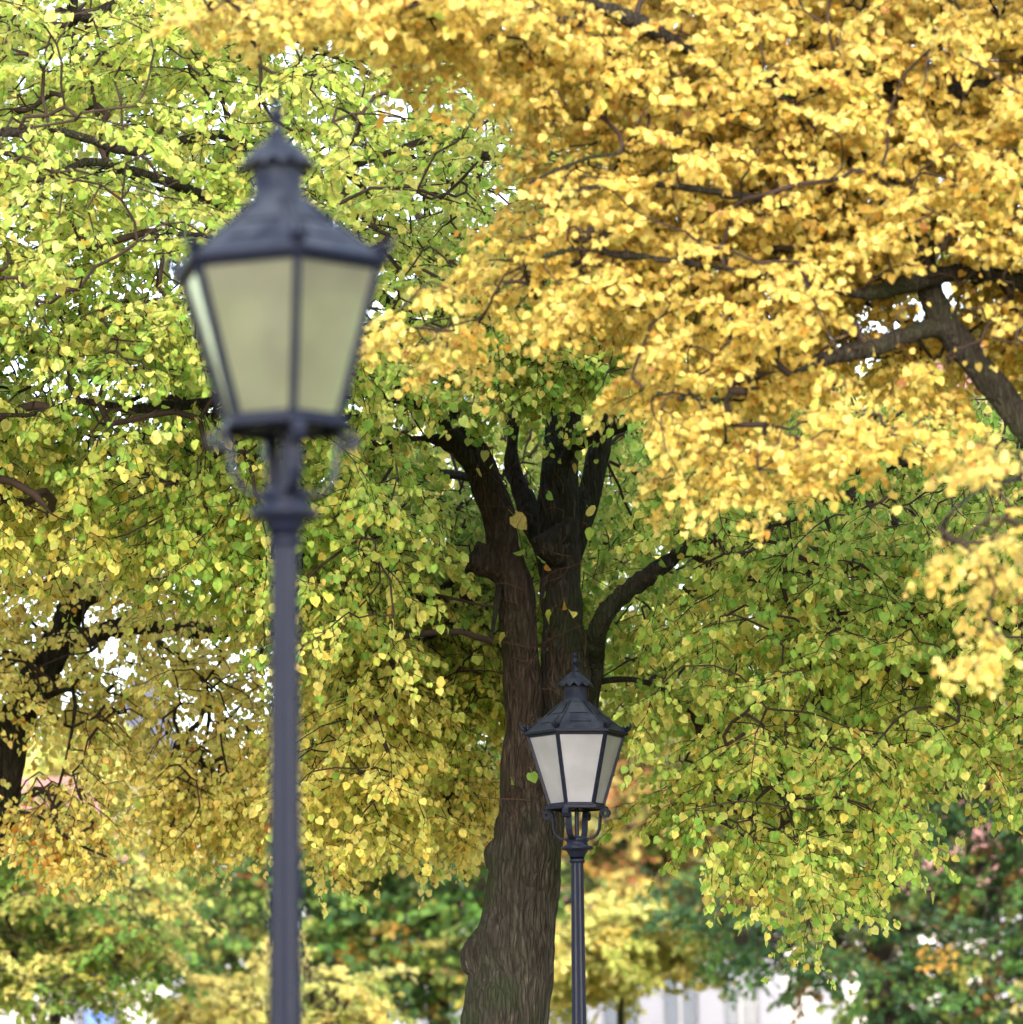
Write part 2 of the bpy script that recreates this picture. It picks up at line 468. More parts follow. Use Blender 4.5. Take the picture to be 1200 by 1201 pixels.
def make_template(seed, length=.5, nside=5):
    """a spray: axis along +x, droops in -z. returns leaf points, outward dirs, twig segments"""
    g = np.random.default_rng(seed)
    pts, dirs, segs = [], [], []
    def shoot(p0, d0, ln, r0, nleaf, depth):
        p = np.array(p0, float); d = np.array(d0, float); d /= np.linalg.norm(d)
        ns = max(3, int(ln / .06))
        for i in range(ns):
            d = d + g.normal(0, .10, 3) + np.array((0, 0, -.07)); d /= np.linalg.norm(d)
            q = p + d * ln / ns
            segs.append((p.copy(), q.copy(), r0 * (1 - .7 * i / ns), r0 * (1 - .7 * (i + 1) / ns)))
            side = np.cross(d, (0, 0, 1.)); side /= (np.linalg.norm(side) + 1e-6)
            if depth == 0 and i >= 1 and i < ns - 1:
                for s_ in ((1,) if i % 2 else (-1,)):
                    shoot(q, d * .7 + side * s_ * g.uniform(.7, 1.1) + g.normal(0, .15, 3), ln * g.uniform(.35, .55), r0 * .55, 4, 1)
            if depth == 1 or i >= ns - 3 or g.random() < .6:
                s_ = 1 if i % 2 else -1
                nl = 2 if g.random() < .7 else 3
                for _ in range(nl):
                    f = g.random()
                    pts.append(p * (1 - f) + q * f)
                    dirs.append(d * .45 + side * s_ * g.uniform(.4, 1.) + g.normal(0, .25, 3)); s_ = -s_
            p = q
        pts.append(p.copy()); dirs.append(d.copy())
    shoot((0, 0, 0), (1, 0, .1), length, .0045, 6, 0)
    return np.array(pts), np.array(dirs), segs
TPL = [make_template(100 + i, .42 + .05 * (i % 4)) for i in range(14)]
for i, t in enumerate(TPL):
    A_ = np.array([s[0] for s in t[2]]); B_ = np.array([s[1] for s in t[2]])
    RA = np.array([s[2] for s in t[2]]); RB_ = np.array([s[3] for s in t[2]])
    TPL[i] = (t[0], t[1], A_, B_, RA, RB_)

def prisms(A, B, ra, rb_, k=3):
    d = B - A; ln = np.linalg.norm(d, axis=1, keepdims=True); d = d / np.maximum(ln, 1e-6)
    ref = np.where(np.abs(d[:, 2:3]) > .9, np.array([[1., 0, 0]]), np.array([[0, 0, 1.]]))
    u = np.cross(d, ref); u /= np.maximum(np.linalg.norm(u, axis=1, keepdims=True), 1e-6)
    w = np.cross(d, u)
    n = len(A); V = np.zeros((n, 2 * k, 3))
    for j in range(k):
        a = 2 * math.pi * j / k
        off = u * math.cos(a) + w * math.sin(a)
        V[:, j] = A + off * ra[:, None]; V[:, k + j] = B + off * rb_[:, None]
    q = np.array([(j, (j + 1) % k, k + (j + 1) % k, k + j) for j in range(k)])
    Q = (np.arange(n)[:, None, None] * 2 * k + q[None]).reshape(-1, 4)
    return V.reshape(-1, 3), Q

def leaves_mesh(name, pts, dirs, cols, mids, size, droop, upn, mat, parent, far=False, seed=1):
    g = np.random.default_rng(seed); n = len(pts)
    d = dirs / np.linalg.norm(dirs, axis=1, keepdims=True)
    dr = droop if np.ndim(droop) else np.full(n, droop)
    d = d + np.array([[0, 0, -1.]]) * (dr * g.uniform(.5, 1.4, n))[:, None] + g.normal(0, .22, (n, 3))
    d /= np.linalg.norm(d, axis=1, keepdims=True)
    ref = g.normal(0, 1, (n, 3)) * np.array([[1, 1, .5]]) + np.array([[0, -.35, 0]]) * 1.0
    ref[:, 2] += (upn if np.ndim(upn) else np.full(n, upn))
    nrm = ref - d * np.sum(ref * d, 1, keepdims=True)
    nrm /= np.maximum(np.linalg.norm(nrm, axis=1, keepdims=True), 1e-6)
    x = np.cross(d, nrm)
    s = size * np.clip(g.normal(1, .27, n), .4, 1.7)
    T = FAR_V if far else LEAF_V; Qt = FAR_Q if far else LEAF_Q
    lv = np.repeat(T[None], n, 0)
    wx = g.uniform(.85, 1.08, n)
    lv[:, :, 0] *= wx[:, None]
    fold = g.uniform(.05, .45, n); curl = g.uniform(-.1, .35, n)
    yy = np.maximum(lv[:, :, 1], 0)
    lv[:, :, 2] = fold[:, None] * np.abs(lv[:, :, 0]) - curl[:, None] * yy ** 2 + (0 if far else g.normal(0, .035, (n, len(T))) * (np.abs(lv[:, :, 0]) > .1))
    lv *= s[:, None, None]
    V = pts[:, None] + lv[:, :, 0:1] * x[:, None] + (lv[:, :, 1:2] + (0 if far else .5 * s[:, None, None])) * d[:, None] + lv[:, :, 2:3] * nrm[:, None]
    Q = (np.arange(n)[:, None, None] * len(T) + Qt[None]).reshape(-1, 4)
    if far: C = np.repeat(cols[:, None], len(T), 1)
    else:
        C = cols[:, None] * (1 - LEAF_MID[None, :, None]) + mids[:, None] * LEAF_MID[None, :, None]
    return quad_mesh(name, V.reshape(-1, 3), Q, mat, parent, C.reshape(-1, 3))

GOLD = (.76, .56, .12); YEL = (.76, .65, .19); PALE = (.62, .61, .22); LIME = (.41, .54, .10); GRN = (.17, .36, .06)
DKG = (.07, .17, .03); BLG = (.035, .095, .045); OCH = (.52, .28, .04); BRN = (.26, .10, .035); ORG = (.62, .26, .04); OLV = (.30, .35, .06)
def pal(mix, n, g, jit=.12):
    cs = np.array([m[0] for m in mix]); w = np.array([m[1] for m in mix], float); w /= w.sum()
    i = g.choice(len(mix), n, p=w)
    c = cs[i]
    j = g.choice(len(mix), n, p=w)
    f = g.uniform(0, .45, n)[:, None]
    c = c * (1 - f) + cs[j] * f
    c = c * g.normal(1, jit, (n, 1)) * g.normal(1, jit * .35, (n, 3))
    return np.clip(c, .004, .9)

def in_poly(poly, x, y):
    ins = np.zeros(len(x), bool); n = len(poly)
    for i in range(n):
        x0, y0 = poly[i]; x1, y1 = poly[(i + 1) % n]
        c = ((y0 > y) != (y1 > y)) & (x < (x1 - x0) * (y - y0) / (y1 - y0 + 1e-9) + x0)
        ins ^= c
    return ins
def sample_pad(poly, n, d0, d1, clump=.6, per=6, flat=.12, holes=(), g=rng, ok=None):
    """spray positions: clump centres in the outline, sprays scattered round them in flattened pads"""
    xs = [p[0] for p in poly]; ys = [p[1] for p in poly]
    out = []
    tries = 0
    while len(out) < n and tries < 400:
        tries += 1
        m = max(4, n // per)
        cx = g.uniform(min(xs), max(xs), m); cy = g.uniform(min(ys), max(ys), m); cd = g.uniform(d0, d1, m)
        k = in_poly(poly, cx, cy)
        cx, cy, cd = cx[k], cy[k], cd[k]
        if not len(cx): continue
        cw = Pn(cx, cy, cd)
        w = np.repeat(cw, per, 0) + g.normal(0, 1, (len(cw) * per, 3)) * np.array([[clump, clump * .7, flat]])
        # back to pixels
        loc = (w - np.array([[0, 0, EYE]])) @ CMn
        px = 600 + F * loc[:, 0] / -loc[:, 2]; py = 600.5 - F * loc[:, 1] / -loc[:, 2]
        dd = w[:, 1]
        keep = in_poly(poly, px, py)
        for (hx, hy, hw, hh, hp) in holes:
            inside = ((px - hx) / hw) ** 2 + ((py - hy) / hh) ** 2 < 1
            keep &= ~(inside & (g.random(len(px)) < hp))
        if ok is not None: keep &= ok(px, py, dd)
        cid = np.repeat(g.random(len(cw)), per)
        for a in np.nonzero(keep)[0]: out.append((px[a], py[a], dd[a], cid[a]))
    out = np.array(out); g.shuffle(out)
    return out[:n]

def smooth_path(pts, rad, step=.12):
    pts = [Vector(p) for p in pts]
    n = len(pts); P_, R_ = [], []
    for i in range(n - 1):
        p0, p1, p2, p3 = pts[max(i - 1, 0)], pts[i], pts[i + 1], pts[min(i + 2, n - 1)]
        k = max(2, int((p2 - p1).length / step))
        for j in range(k):
            t = j / k
            P_.append(.5 * ((2 * p1) + (p2 - p0) * t + (2 * p0 - 5 * p1 + 4 * p2 - p3) * t * t + (3 * p1 - p0 - 3 * p2 + p3) * t ** 3))
            R_.append(rad[i] * (1 - t) + rad[i + 1] * t)
    P_.append(pts[-1]); R_.append(rad[-1])
    return P_, R_

def lumpy_tube(mb, P_, R_, seg, amp, seed):
    a = len(mb.v); mb.tube(P_, R_, seg)
    for i in range(a, len(mb.v)):
        v = Vector(mb.v[i]); k = (i - a) // seg; k = min(k, len(P_) - 1)
        c = P_[k]; dv = v - c
        nv = noise.noise(Vector((v.x * 7 + seed, v.y * 7, v.z * 4))) + .5 * noise.noise(Vector((v.x * 19 + seed, v.y * 19, v.z * 9)))
        mb.v[i] = tuple(c + dv * (1 + amp * nv))

class Tree:
    def __init__(s, name, label, base, group='linden trees with autumn leaves', cat='tree'):
        s.root = empty(name, base); s.base = Vector(base)
        tag(s.root, label, cat, group)
        s.n = np.zeros((60000, 3)); s.par = np.full(60000, -1); s.c = 0; s.w = np.zeros(60000)
        s.paths = []
        s.fixed = 0
    def loc(s, p): return Vector(p) - s.base
    def add_nodes(s, P_, parent=-1):
        ids = []
        for p in P_:
            s.n[s.c] = p; s.par[s.c] = parent; parent = s.c; ids.append(s.c); s.c += 1
        return ids
    def limb(s, pts, rad, mat, mesh=True, seg=12, amp=.18):
        P_, R_ = smooth_path(pts, rad)
        for i in range(1, len(P_) - 1):
            P_[i] = P_[i] + Vector(noise.noise_vector(Vector(P_[i]) * 1.7)) * R_[i] * .5
        s.add_nodes(P_)
        if mesh:
            mb = MB(); lumpy_tube(mb, [s.loc(p) for p in P_], R_, seg, amp, len(s.paths) * 3.1)
            mb.build('branch', mat, s.root)
        return P_, R_
    def grow(s, targets, g, arch=.22, maxlen=None):
        """join every spray to the nearest wood already there"""
        s.fixed = s.c
        T = Pn(targets[:, 0], targets[:, 1], targets[:, 2])
        d0 = np.array([np.min(np.sum((s.n[:s.c] - t) ** 2, 1)) for t in T])
        order = np.argsort(d0)
        s.T = T; s.dir = np.zeros_like(T)
        for k in order:
            t = T[k]
            dv = t - s.n[:s.c]
            ds = np.sqrt(np.sum(dv ** 2, 1))
            cost = ds * (1 + .35 * np.clip(-dv[:, 2] / np.maximum(ds, 1e-3), 0, 1)) + .02 * g.random(len(ds))
            i = int(np.argmin(cost)); a = s.n[i].copy(); ln = ds[i]
            if ln < .04: s.dir[k] = g.normal(0, 1, 3); s.w[i] += 1; continue
            pd = a - s.n[s.par[i]] if s.par[i] >= 0 else np.array((0, 0, .1))
            pd = pd / max(np.linalg.norm(pd), 1e-6)
            c = a + pd * ln * .3 + (t - a) * .3 + np.array((0, 0, arch * ln)) + g.normal(0, .07 * ln, 3)
            m = max(2, int(ln / .11))
            P_ = []
            for j in range(1, m + 1):
                u = j / m
                p = a * (1 - u) ** 2 + 2 * c * u * (1 - u) + t * u * u
                if j < m: p = p + g.normal(0, .012, 3)
                P_.append(p)
            ids = s.add_nodes(P_, i)
            s.paths.append([i] + ids)
            s.w[ids[-1]] += 1
            dd = P_[-1] - (P_[-2] if m > 1 else a); s.dir[k] = dd
        for j in range(s.c - 1, s.fixed - 1, -1):
            if s.par[j] >= s.fixed: s.w[s.par[j]] += s.w[j]
    cull = None
    def crown(s, targets, mixf, leafsize, droop, upn, matL, far=False, seed=5, twigscale=1.0, spray=1.0, thin=1.0, rmul=1.0, pend=.35):
        g = np.random.default_rng(seed)
        pts, dirs, cols, mids, A, B, ra, rb_, dr, un, ls = [], [], [], [], [], [], [], [], [], [], []
        for k in range(len(targets)):
            px, py, dd, cid = targets[k]
            tp = TPL[g.integers(len(TPL))]
            d = s.dir[k].copy(); d[2] = d[2] * .5 - (pend if not callable(pend) else pend(px, py)) * np.linalg.norm(s.dir[k])
            d[:2] += g.normal(0, .6, 2) * np.linalg.norm(s.dir[k])
            d /= max(np.linalg.norm(d), 1e-6)
            up = np.array((0, 0, 1.)) + g.normal(0, .25, 3)
            y = np.cross(up, d); y /= max(np.linalg.norm(y), 1e-6); z = np.cross(d, y)
            M = np.stack([d, y, z], 0) * spray * g.uniform(.75, 1.2)
            o = s.T[k]
            n = len(tp[0]); keep = g.random(n) < thin
            tk = np.ones(len(tp[2]), bool)
            if s.cull is not None:
                keep &= ~s.cull(o + tp[0] @ M, g); tk = ~s.cull(o + (tp[2] + tp[3]) * .5 @ M, g)
            pts.append(o + tp[0][keep] @ M); dirs.append(tp[1][keep] @ M)
            mix, mmix = mixf(px, py, cid, g)
            nk = int(keep.sum())
            cc = pal(mix, nk, g); cols.append(cc)
            if far: cc = cc * .4 + .6 * pal(mix, 1, g); cols[-1] = cc
            if mmix is None: mids.append(cc * .93)
            else: mids.append(cc * .45 + .55 * pal(mmix, nk, g))
            A.append(o + tp[2][tk] @ M); B.append(o + tp[3][tk] @ M); ra.append(tp[4][tk] * twigscale); rb_.append(tp[5][tk] * twigscale)
            ls.append(np.full(nk, leafsize(px, py) if callable(leafsize) else leafsize)); dr.append(np.full(nk, droop(px, py) if callable(droop) else droop)); un.append(np.full(nk, upn(px, py) if callable(upn) else upn))
        b = np.array(s.base)
        lv = leaves_mesh('crown', np.concatenate(pts) - b, np.concatenate(dirs), np.concatenate(cols), np.concatenate(mids), np.concatenate(ls),
                         np.concatenate(dr), np.concatenate(un), matL, s.root, far, seed)
        # the fine wood
        V, Q = prisms(np.concatenate(A) - b, np.concatenate(B) - b, np.concatenate(ra), np.concatenate(rb_), 3)
        sa, sb, r1, r2 = [], [], [], []
        for ids in s.paths:
            for a_, b_ in zip(ids[:-1], ids[1:]):
                sa.append(s.n[a_]); sb.append(s.n[b_])
                wa = s.w[a_] if a_ >= s.fixed and a_ != ids[0] else s.w[b_]
                r1.append((.003 + .0024 * wa ** .52) * rmul); r2.append((.003 + .0024 * s.w[b_] ** .52) * rmul)
        if sa:
            V2, Q2 = prisms(np.array(sa) - b, np.array(sb) - b, np.array(r1), np.array(r2), 6)
            Q = np.concatenate([Q, Q2 + len(V)]); V = np.concatenate([V, V2])
        quad_mesh('twigs', V, Q, M_TWIG, lv)
        print(s.root.name, 'sprays', len(targets), 'leaves', len(lv.data.polygons) // (1 if far else 7))
        return lv

def fused_wood(name, tubes, voxel, mat, root, base, amp=.012, red=None):
    """limbs melted into one trunk mesh, then given furrows"""
    mb = MB()
    for P_, R_ in tubes: mb.tube([p - base for p in P_], R_, 20)
    me = bpy.data.meshes.new('tmp'); me.from_pydata(mb.v, [], mb.f)
    o = bpy.data.objects.new('tmp', me); COL.objects.link(o)
    md = o.modifiers.new('r', 'REMESH'); md.mode = 'VOXEL'; md.voxel_size = voxel; md.use_smooth_shade = True
    sm = o.modifiers.new('s', 'SMOOTH'); sm.factor = .6; sm.iterations = 6
    dg = bpy.context.evaluated_depsgraph_get()
    m2 = bpy.data.meshes.new_from_object(o.evaluated_get(dg))
    bpy.data.objects.remove(o); m2.name = name
    n = len(m2.vertices)
    no = np.zeros(n * 3, np.float32); m2.vertices.foreach_get('normal', no)
    rd = np.zeros(n, np.float32)
    for i, v in enumerate(m2.vertices):
        c = v.co
        w = noise.noise_vector(c * 1.3)
        a = noise.noise(Vector((c.x * 16 + w.x * 2, c.y * 16 + w.y * 2, c.z * 3.2)))
        a2 = noise.noise(Vector((c.x * 38, c.y * 38, c.z * 6)))
        b_ = noise.noise(c * 3.5)
        k = amp * ((1 - abs(a) * 2.4) + .5 * a2) + .03 * b_
        v.co = c + Vector(no[i * 3:i * 3 + 3]) * k
        if red: rd[i] = red(c + base)
    at = m2.attributes.new('redbark', 'FLOAT', 'POINT'); at.data.foreach_set('value', rd)
    m2.materials.clear(); m2.materials.append(mat)
    m2.polygons.foreach_set('use_smooth', np.ones(len(m2.polygons), bool))
    m2.update()
    return link(bpy.data.objects.new(name, m2), root)

# ------------------------------------------------------------------ tree A: the big linden in the middle
DA = 26.5
def T_(seq, d=DA):
    """[(px,py,width px,[depth])] -> points, radii"""
    pts, rad = [], []
    for q in seq:
        dd = q[3] if len(q) > 3 else d
        pts.append(P(q[0], q[1], dd)); rad.append(q[2] / 2 * dd / F)
    return pts, rad
baseA = P(590, 1290, DA); baseA.z = 0
A = Tree('linden_tree', 'big linden with a furrowed forked trunk behind the smaller lantern, green leaves turning yellow', baseA)
root_low = [(P(570, 1500, DA)), ]
tubes = []
zfoot = Vector((P(575, 1300, DA).x, DA, -.1))
def add(seq, store=True, pre=None, amp=0):
    p, r = T_(seq)
    if pre: p = [q[0] for q in pre] + p; r = [q[1] for q in pre] + r
    P_, R_ = smooth_path(p, r, .1)
    tubes.append((P_, R_)); A.add_nodes(P_)
    return P_, R_
x0 = P(560, 1400, DA)
pre = [(Vector((x0.x, DA, -.15)), .46), (Vector((x0.x, DA, .35)), .34), (Vector((x0.x + .02, DA, 1.0)), .29)]
add([(592, 1200, 98), (603, 1130, 92), (610, 1070, 84), (617, 1010, 82), (625, 950, 72), (636, 890, 74), (648, 850, 70)], pre=pre)
add([(612, 1000, 52), (611, 930, 46), (613, 860, 44), (613, 800, 43), (608, 730, 41), (602, 680, 40), (590, 640, 39), (582, 600, 38), (570, 560, 33), (556, 530, 26), (535, 480, 22), (520, 420, 20), (515, 340, 16), (500, 240, 12, 26.2), (490, 120, 9, 26)])
add([(655, 950, 55, 26.6), (662, 880, 56, 26.6), (663, 800, 55, 26.6), (660, 720, 50, 26.6), (656, 660, 50, 26.7), (656, 600, 48, 26.7), (657, 550, 42, 26.7), (660, 500, 38, 26.8), (665, 430, 32, 26.8), (668, 350, 26, 26.8), (655, 240, 20, 26.9), (640, 100, 14, 27), (650, -80, 9, 27)])
add([(668, 900, 40, 26.75), (685, 830, 34, 26.75), (692, 780, 30, 26.75), (700, 740, 24), (716, 712, 20), (745, 686, 18), (775, 665, 17), (800, 648, 15), (835, 628, 14), (880, 590, 13, 26.2), (950, 560, 13, 26)])
add([(660, 670, 34, 27), (676, 620, 30, 27.05), (690, 580, 26, 27.1), (700, 540, 24, 27.1), (712, 480, 22, 27.1), (725, 400, 18, 27.2), (760, 300, 14, 27.2), (800, 180, 10, 27.2)])
add([(650, 680, 30, 26.85), (640, 640, 28, 26.9), (622, 600, 24, 27), (606, 560, 18, 27.1), (600, 530, 15, 27.1), (605, 470, 12, 27.1)])
add([(650, 560, 30, 26.65), (676, 522, 18, 26.5), (705, 508, 16, 26.4), (742, 492, 13, 26.3), (800, 470, 10, 26)])
add([(574, 575, 22), (548, 538, 17, 26.4), (520, 518, 13, 26.3), (500, 514, 8, 26.2)])
# burls, stub
for (px, py, rr, dx) in ((563, 1122, 18, -.02), (586, 1003, 17, 0), (598, 940, 12, 0), (655, 640, 15, -.1)):
    q = P(px, py, DA - .02); w = rr * DA / F
    tubes.append(([q + Vector((0, 0, -w * 1.5)), q + Vector((0, 0, -w * .6)), q + Vector((dx, 0, w * .1)), q + Vector((.04, 0, w * 1.3)), q + Vector((.08, 0, w * 2.2))], [w * .35, w, w * 1.05, w * .6, w * .2]))
q = P(548, 1128, DA - .05); tubes.append(([P(600, 1090, DA), P(570, 1112, DA), P(546, 1132, DA)], [.12, .09, .03]))
tubes.append(([P(596, 672, DA), P(575, 662, DA - .05), P(552, 660, DA - .1)], [.09, .07, .05]))
tubes.append(([P(575, 668, DA - .05), P(563, 652, DA - .08), P(566, 636, DA - .1)], [.05, .042, .038]))
# root flare
for k in range(7):
    a = k * 2 * math.pi / 7 + .3
    c = Vector((x0.x, DA, 0))
    tubes.append(([c + Vector((math.cos(a) * .25, math.sin(a) * .25, .5)), c + Vector((math.cos(a) * .42, math.sin(a) * .42, .12)), c + Vector((math.cos(a) * .75, math.sin(a) * .75, -.1))], [.14, .13, .07]))
def redf(p):
    loc = CMn.T @ (np.array(p) - np.array((0, 0, EYE)))
    px = 600 + F * loc[0] / -loc[2]; py = 600.5 - F * loc[1] / -loc[2]
    edge = 634 if py > 700 else 634 - (700 - py) * .12
    f = 1 / (1 + math.exp((px - edge) / 4))
    g_ = 1 / (1 + math.exp((py - 950 - 25 * math.sin(px * .2)) / 10))
    return f * g_ * .55
fused_wood('trunk', tubes, .0135, M_BARK, A.root, baseA, .011, redf)

LIM = M_BARK2
# long limb running left behind the near lantern, and the others seen in the gaps
A.limb(*T_([(548, 528, 18), (500, 480, 16, 26), (430, 455, 15, 25.4), (330, 458, 14, 24.8), (245, 472, 13, 24.2), (190, 476, 13, 24), (150, 480, 11, 23.8), (90, 470, 8, 23.6), (30, 488, 6, 23.4), (-60, 480, 5, 23.2)]), LIM)
A.limb(*T_([(520, 420, 18), (440, 340, 15, 25.5), (330, 270, 13, 24.6), (225, 225, 13, 23.4), (175, 208, 12, 23), (100, 190, 10, 22.8), (20, 240, 9, 22.6), (-90, 250, 7, 22.4)]), LIM)
A.limb(*T_([(515, 340, 14), (400, 230, 12, 25), (270, 160, 11, 23.6), (155, 178, 11, 22.6), (110, 165, 11, 22.4), (60, 150, 9, 22.2), (20, 155, 12, 22), (-80, 150, 9, 22)]), LIM)
A.limb(*T_([(655, 240, 14, 26.9), (600, 190, 12, 25), (565, 182, 12, 24), (520, 150, 9, 23.4), (440, 90, 7, 23), (330, 40, 5, 22.6)]), LIM)
A.limb(*T_([(490, 120, 9, 26), (380, 20, 9, 25), (250, -40, 9, 24), (100, 20, 14, 23.5), (85, -10, 14, 23.4), (60, -120, 10, 23.2)]), LIM)
A.limb(*T_([(790, 652, 12, 26.2), (862, 645, 9, 26), (893, 690, 8, 25.8), (915, 735, 8, 25.7), (950, 780, 7, 25.6), (965, 820, 5, 25.5), (955, 870, 4, 25.4), (925, 905, 3, 25.3)]), LIM, seg=8)
A.limb(*T_([(880, 590, 13, 26.2), (960, 560, 12, 26), (1010, 588, 11, 25.8), (1050, 612, 10, 25.6), (1100, 645, 8, 25.5), (1160, 690, 7, 25.4), (1230, 735, 5, 25.2)]), LIM, seg=8)
A.limb(*T_([(950, 560, 12, 26), (1000, 660, 8, 25.5), (1060, 700, 6, 25.2), (1140, 720, 5, 25), (1230, 760, 4, 25)]), LIM, seg=8)
A.limb(*T_([(950, 560, 12, 26), (1080, 540, 11, 25.5), (1220, 520, 9, 25), (1380, 520, 7, 24.6)]), LIM, seg=8)
A.limb(*T_([(915, 735, 6, 25.7), (985, 752, 5, 25.4), (1060, 790, 4, 25.2), (1130, 780, 3, 25)]), LIM, seg=8)
A.limb(*T_([(800, 180, 9, 27.2), (920, 250, 9, 26.6), (1060, 380, 8, 26), (1200, 470, 7, 25.5)]), LIM, seg=8)
A.limb(*T_([(640, 100, 11, 27), (560, 20, 9, 26), (420, -60, 8, 25), (250, -120, 6, 24)]), LIM, seg=8)
A.limb(*T_([(585, 690, 9, 26.3), (578, 735, 6, 26.1), (576, 752, 3, 26.)]), LIM, seg=8)
A.limb(*T_([(560, 560, 12, 26.7), (500, 560, 10, 27.4), (430, 620, 8, 28), (340, 680, 7, 28.4)]), LIM, seg=8)
A.limb(*T_([(600, 640, 12, 26.7), (520, 690, 8, 27.6), (440, 760, 6, 28.2), (400, 840, 4, 28.4)]), LIM, seg=8)
A.limb(*T_([(690, 800, 9, 26.9), (760, 800, 7, 27.2), (830, 860, 6, 27.0), (880, 960, 4, 26.6)]), LIM, seg=8)

def okA(px, py, d):
    cor = (px > 470) & (px < 800) & (py > 440) & (d < 27.6)
    lampz = (px > 560) & (px < 760) & (py > 640) & (d < 27.6)
    up = (px > 500) & (px < 760) & (py > 380) & (py <= 440) & (d < 26.9) & (rng.random(len(px)) < .5)
    trunk_low = (px > 470) & (px < 740) & (py > 820)
    return ~(cor | lampz | up | trunk_low)
pads = []
gA = np.random.default_rng(21)
pads.append(sample_pad([(-350, -110), (660, -110), (660, 380), (430, 440), (-350, 430)], 1150, 21.5, 25.5, .5, 5, .12, [(440, 60, 60, 60, .7), (240, 110, 30, 60, .6), (0, 380, 60, 50, .6), (460, 330, 50, 40, .7)], gA))
pads.append(sample_pad([(-350, 380), (620, 400), (620, 700), (480, 760), (330, 690), (180, 640), (-50, 600), (-350, 560)], 580, 23.5, 27.5, .6, 3, .25, [(110, 470, 60, 25, .8)], gA, okA))
pads.append(sample_pad([(380, 560), (640, 560), (640, 880), (560, 965), (470, 930), (420, 960), (360, 900)], 420, 26.2, 29, .5, 3, .25, [], gA, okA))
pads.append(sample_pad([(600, 330), (760, 330), (820, 430), (1400, 450), (1400, 800), (1200, 810), (1085, 850), (1040, 950), (1000, 985), (860, 975), (720, 930), (700, 640)], 950, 24.2, 28.2, .6, 3, .25, [(860, 740, 70, 60, .75), (800, 810, 50, 50, .6), (1000, 420, 60, 60, .4)], gA, okA))
pads.append(sample_pad([(440, 380), (840, 380), (840, 780), (700, 850), (560, 850), (440, 700)], 260, 27.9, 30.5, .5, 3, .25, [], gA))
pads.append(sample_pad([(560, 180), (780, 330), (780, 520), (620, 500), (500, 480), (460, 420)], 170, 24.8, 26.2, .3, 5, .12, [], gA, lambda px, py, d: ~((py > 455) & (d < 27))))
pads.append(sample_pad([(720, -100), (1400, -100), (1400, 330), (660, 330)], 60, 24.5, 29, .5, 6, .14, [], gA))
pads.append(sample_pad([(830, 960), (1050, 930), (1050, 1010), (900, 1020), (840, 1000)], 14, 24.4, 26, .3, 2, .15, [], gA))
pads.append(sample_pad([(1080, 850), (1250, 820), (1250, 880), (1090, 880)], 14, 24.4, 26, .3, 2, .15, [], gA))
tA = np.concatenate(pads)
A.grow(tA, gA)
def mixA(px, py, cid, g):
    up = np.clip((480 - py) / 250, 0, 1) * np.clip((700 - px) / 200, 0, 1)
    ll = np.clip((py - 620) / 220, 0, 1) * np.clip((600 - px) / 120, 0, 1)
    ls = np.clip((260 - px) / 260, 0, 1) * np.clip((py - 430) / 150, 0, 1)
    rt = np.clip((px - 700) / 150, 0, 1) * np.clip((py - 560) / 200, 0, 1)
    yel = max(ll, ls * .8)
    m = [(LIME, .4 + 1.3 * up + .25 * rt), (PALE, .12 + .9 * up + .25 * yel), (GRN, .75 * (1 - up * .75) * (1 - yel * .8)), (DKG, .25 * (1 - up * .8) * (1 - yel)), (OLV, .35 * (1 - up)),
         (YEL, .26 + 2.0 * yel + .6 * rt + .12 * up), (GOLD, .05 + .9 * yel), (OCH, .06 + .12 * rt), (BRN, .02)]
    if 430 < px < 860 and 480 < py < 900: m += [(LIME, .9), (YEL, .6)]
    if cid > .8: m += [(YEL, .9)]
    if cid < .2: m += [(GRN, .9 * (1 - yel))]
    return m, [(GRN, .5), (LIME, .6), (OLV, .3), (YEL, .7 * yel + .1)]
WOODVIEW = [(505, 505), (560, 512), (600, 480), (740, 470), (745, 560), (725, 640), (800, 630), (830, 650), (760, 720), (722, 790), (725, 1210), (525, 1210), (560, 1000), (588, 900), (588, 720), (545, 665), (530, 570)]
def cullA(W, g):
    loc = (W - np.array([[0, 0, EYE]])) @ CMn
    px = 600 + F * loc[:, 0] / -loc[:, 2]; py = 600.5 - F * loc[:, 1] / -loc[:, 2]
    lim = in_poly([(145, 458), (255, 455), (255, 492), (150, 492)], px, py) | in_poly([(-40, 140), (35, 143), (35, 165), (-40, 165)], px, py) | in_poly([(60, 145), (165, 165), (165, 187), (100, 178)], px, py) | in_poly([(165, 198), (240, 212), (240, 235), (165, 218)], px, py) | in_poly([(85, -5), (110, -5), (112, 35), (88, 35)], px, py) | in_poly([(550, 170), (620, 180), (620, 198), (550, 192)], px, py)
    lim &= (W[:, 1] < 24) & (g.random(len(px)) < .9)
    return lim | in_poly(WOODVIEW, px, py) & (W[:, 1] < 27.2) & (g.random(len(px)) < np.where(py < 545, .75, .975))
A.cull = cullA
A.crown(tA, mixA, lambda x, y: 1.0 * (.036 if y < 430 and x < 650 else .040), lambda x, y: .55 if y < 430 and x < 650 else 1.3, lambda x, y: 1.2 if y < 430 and x < 650 else .3, M_LEAF, seed=31,
        pend=lambda x, y: .12 if y < 430 else .55, twigscale=1.2)
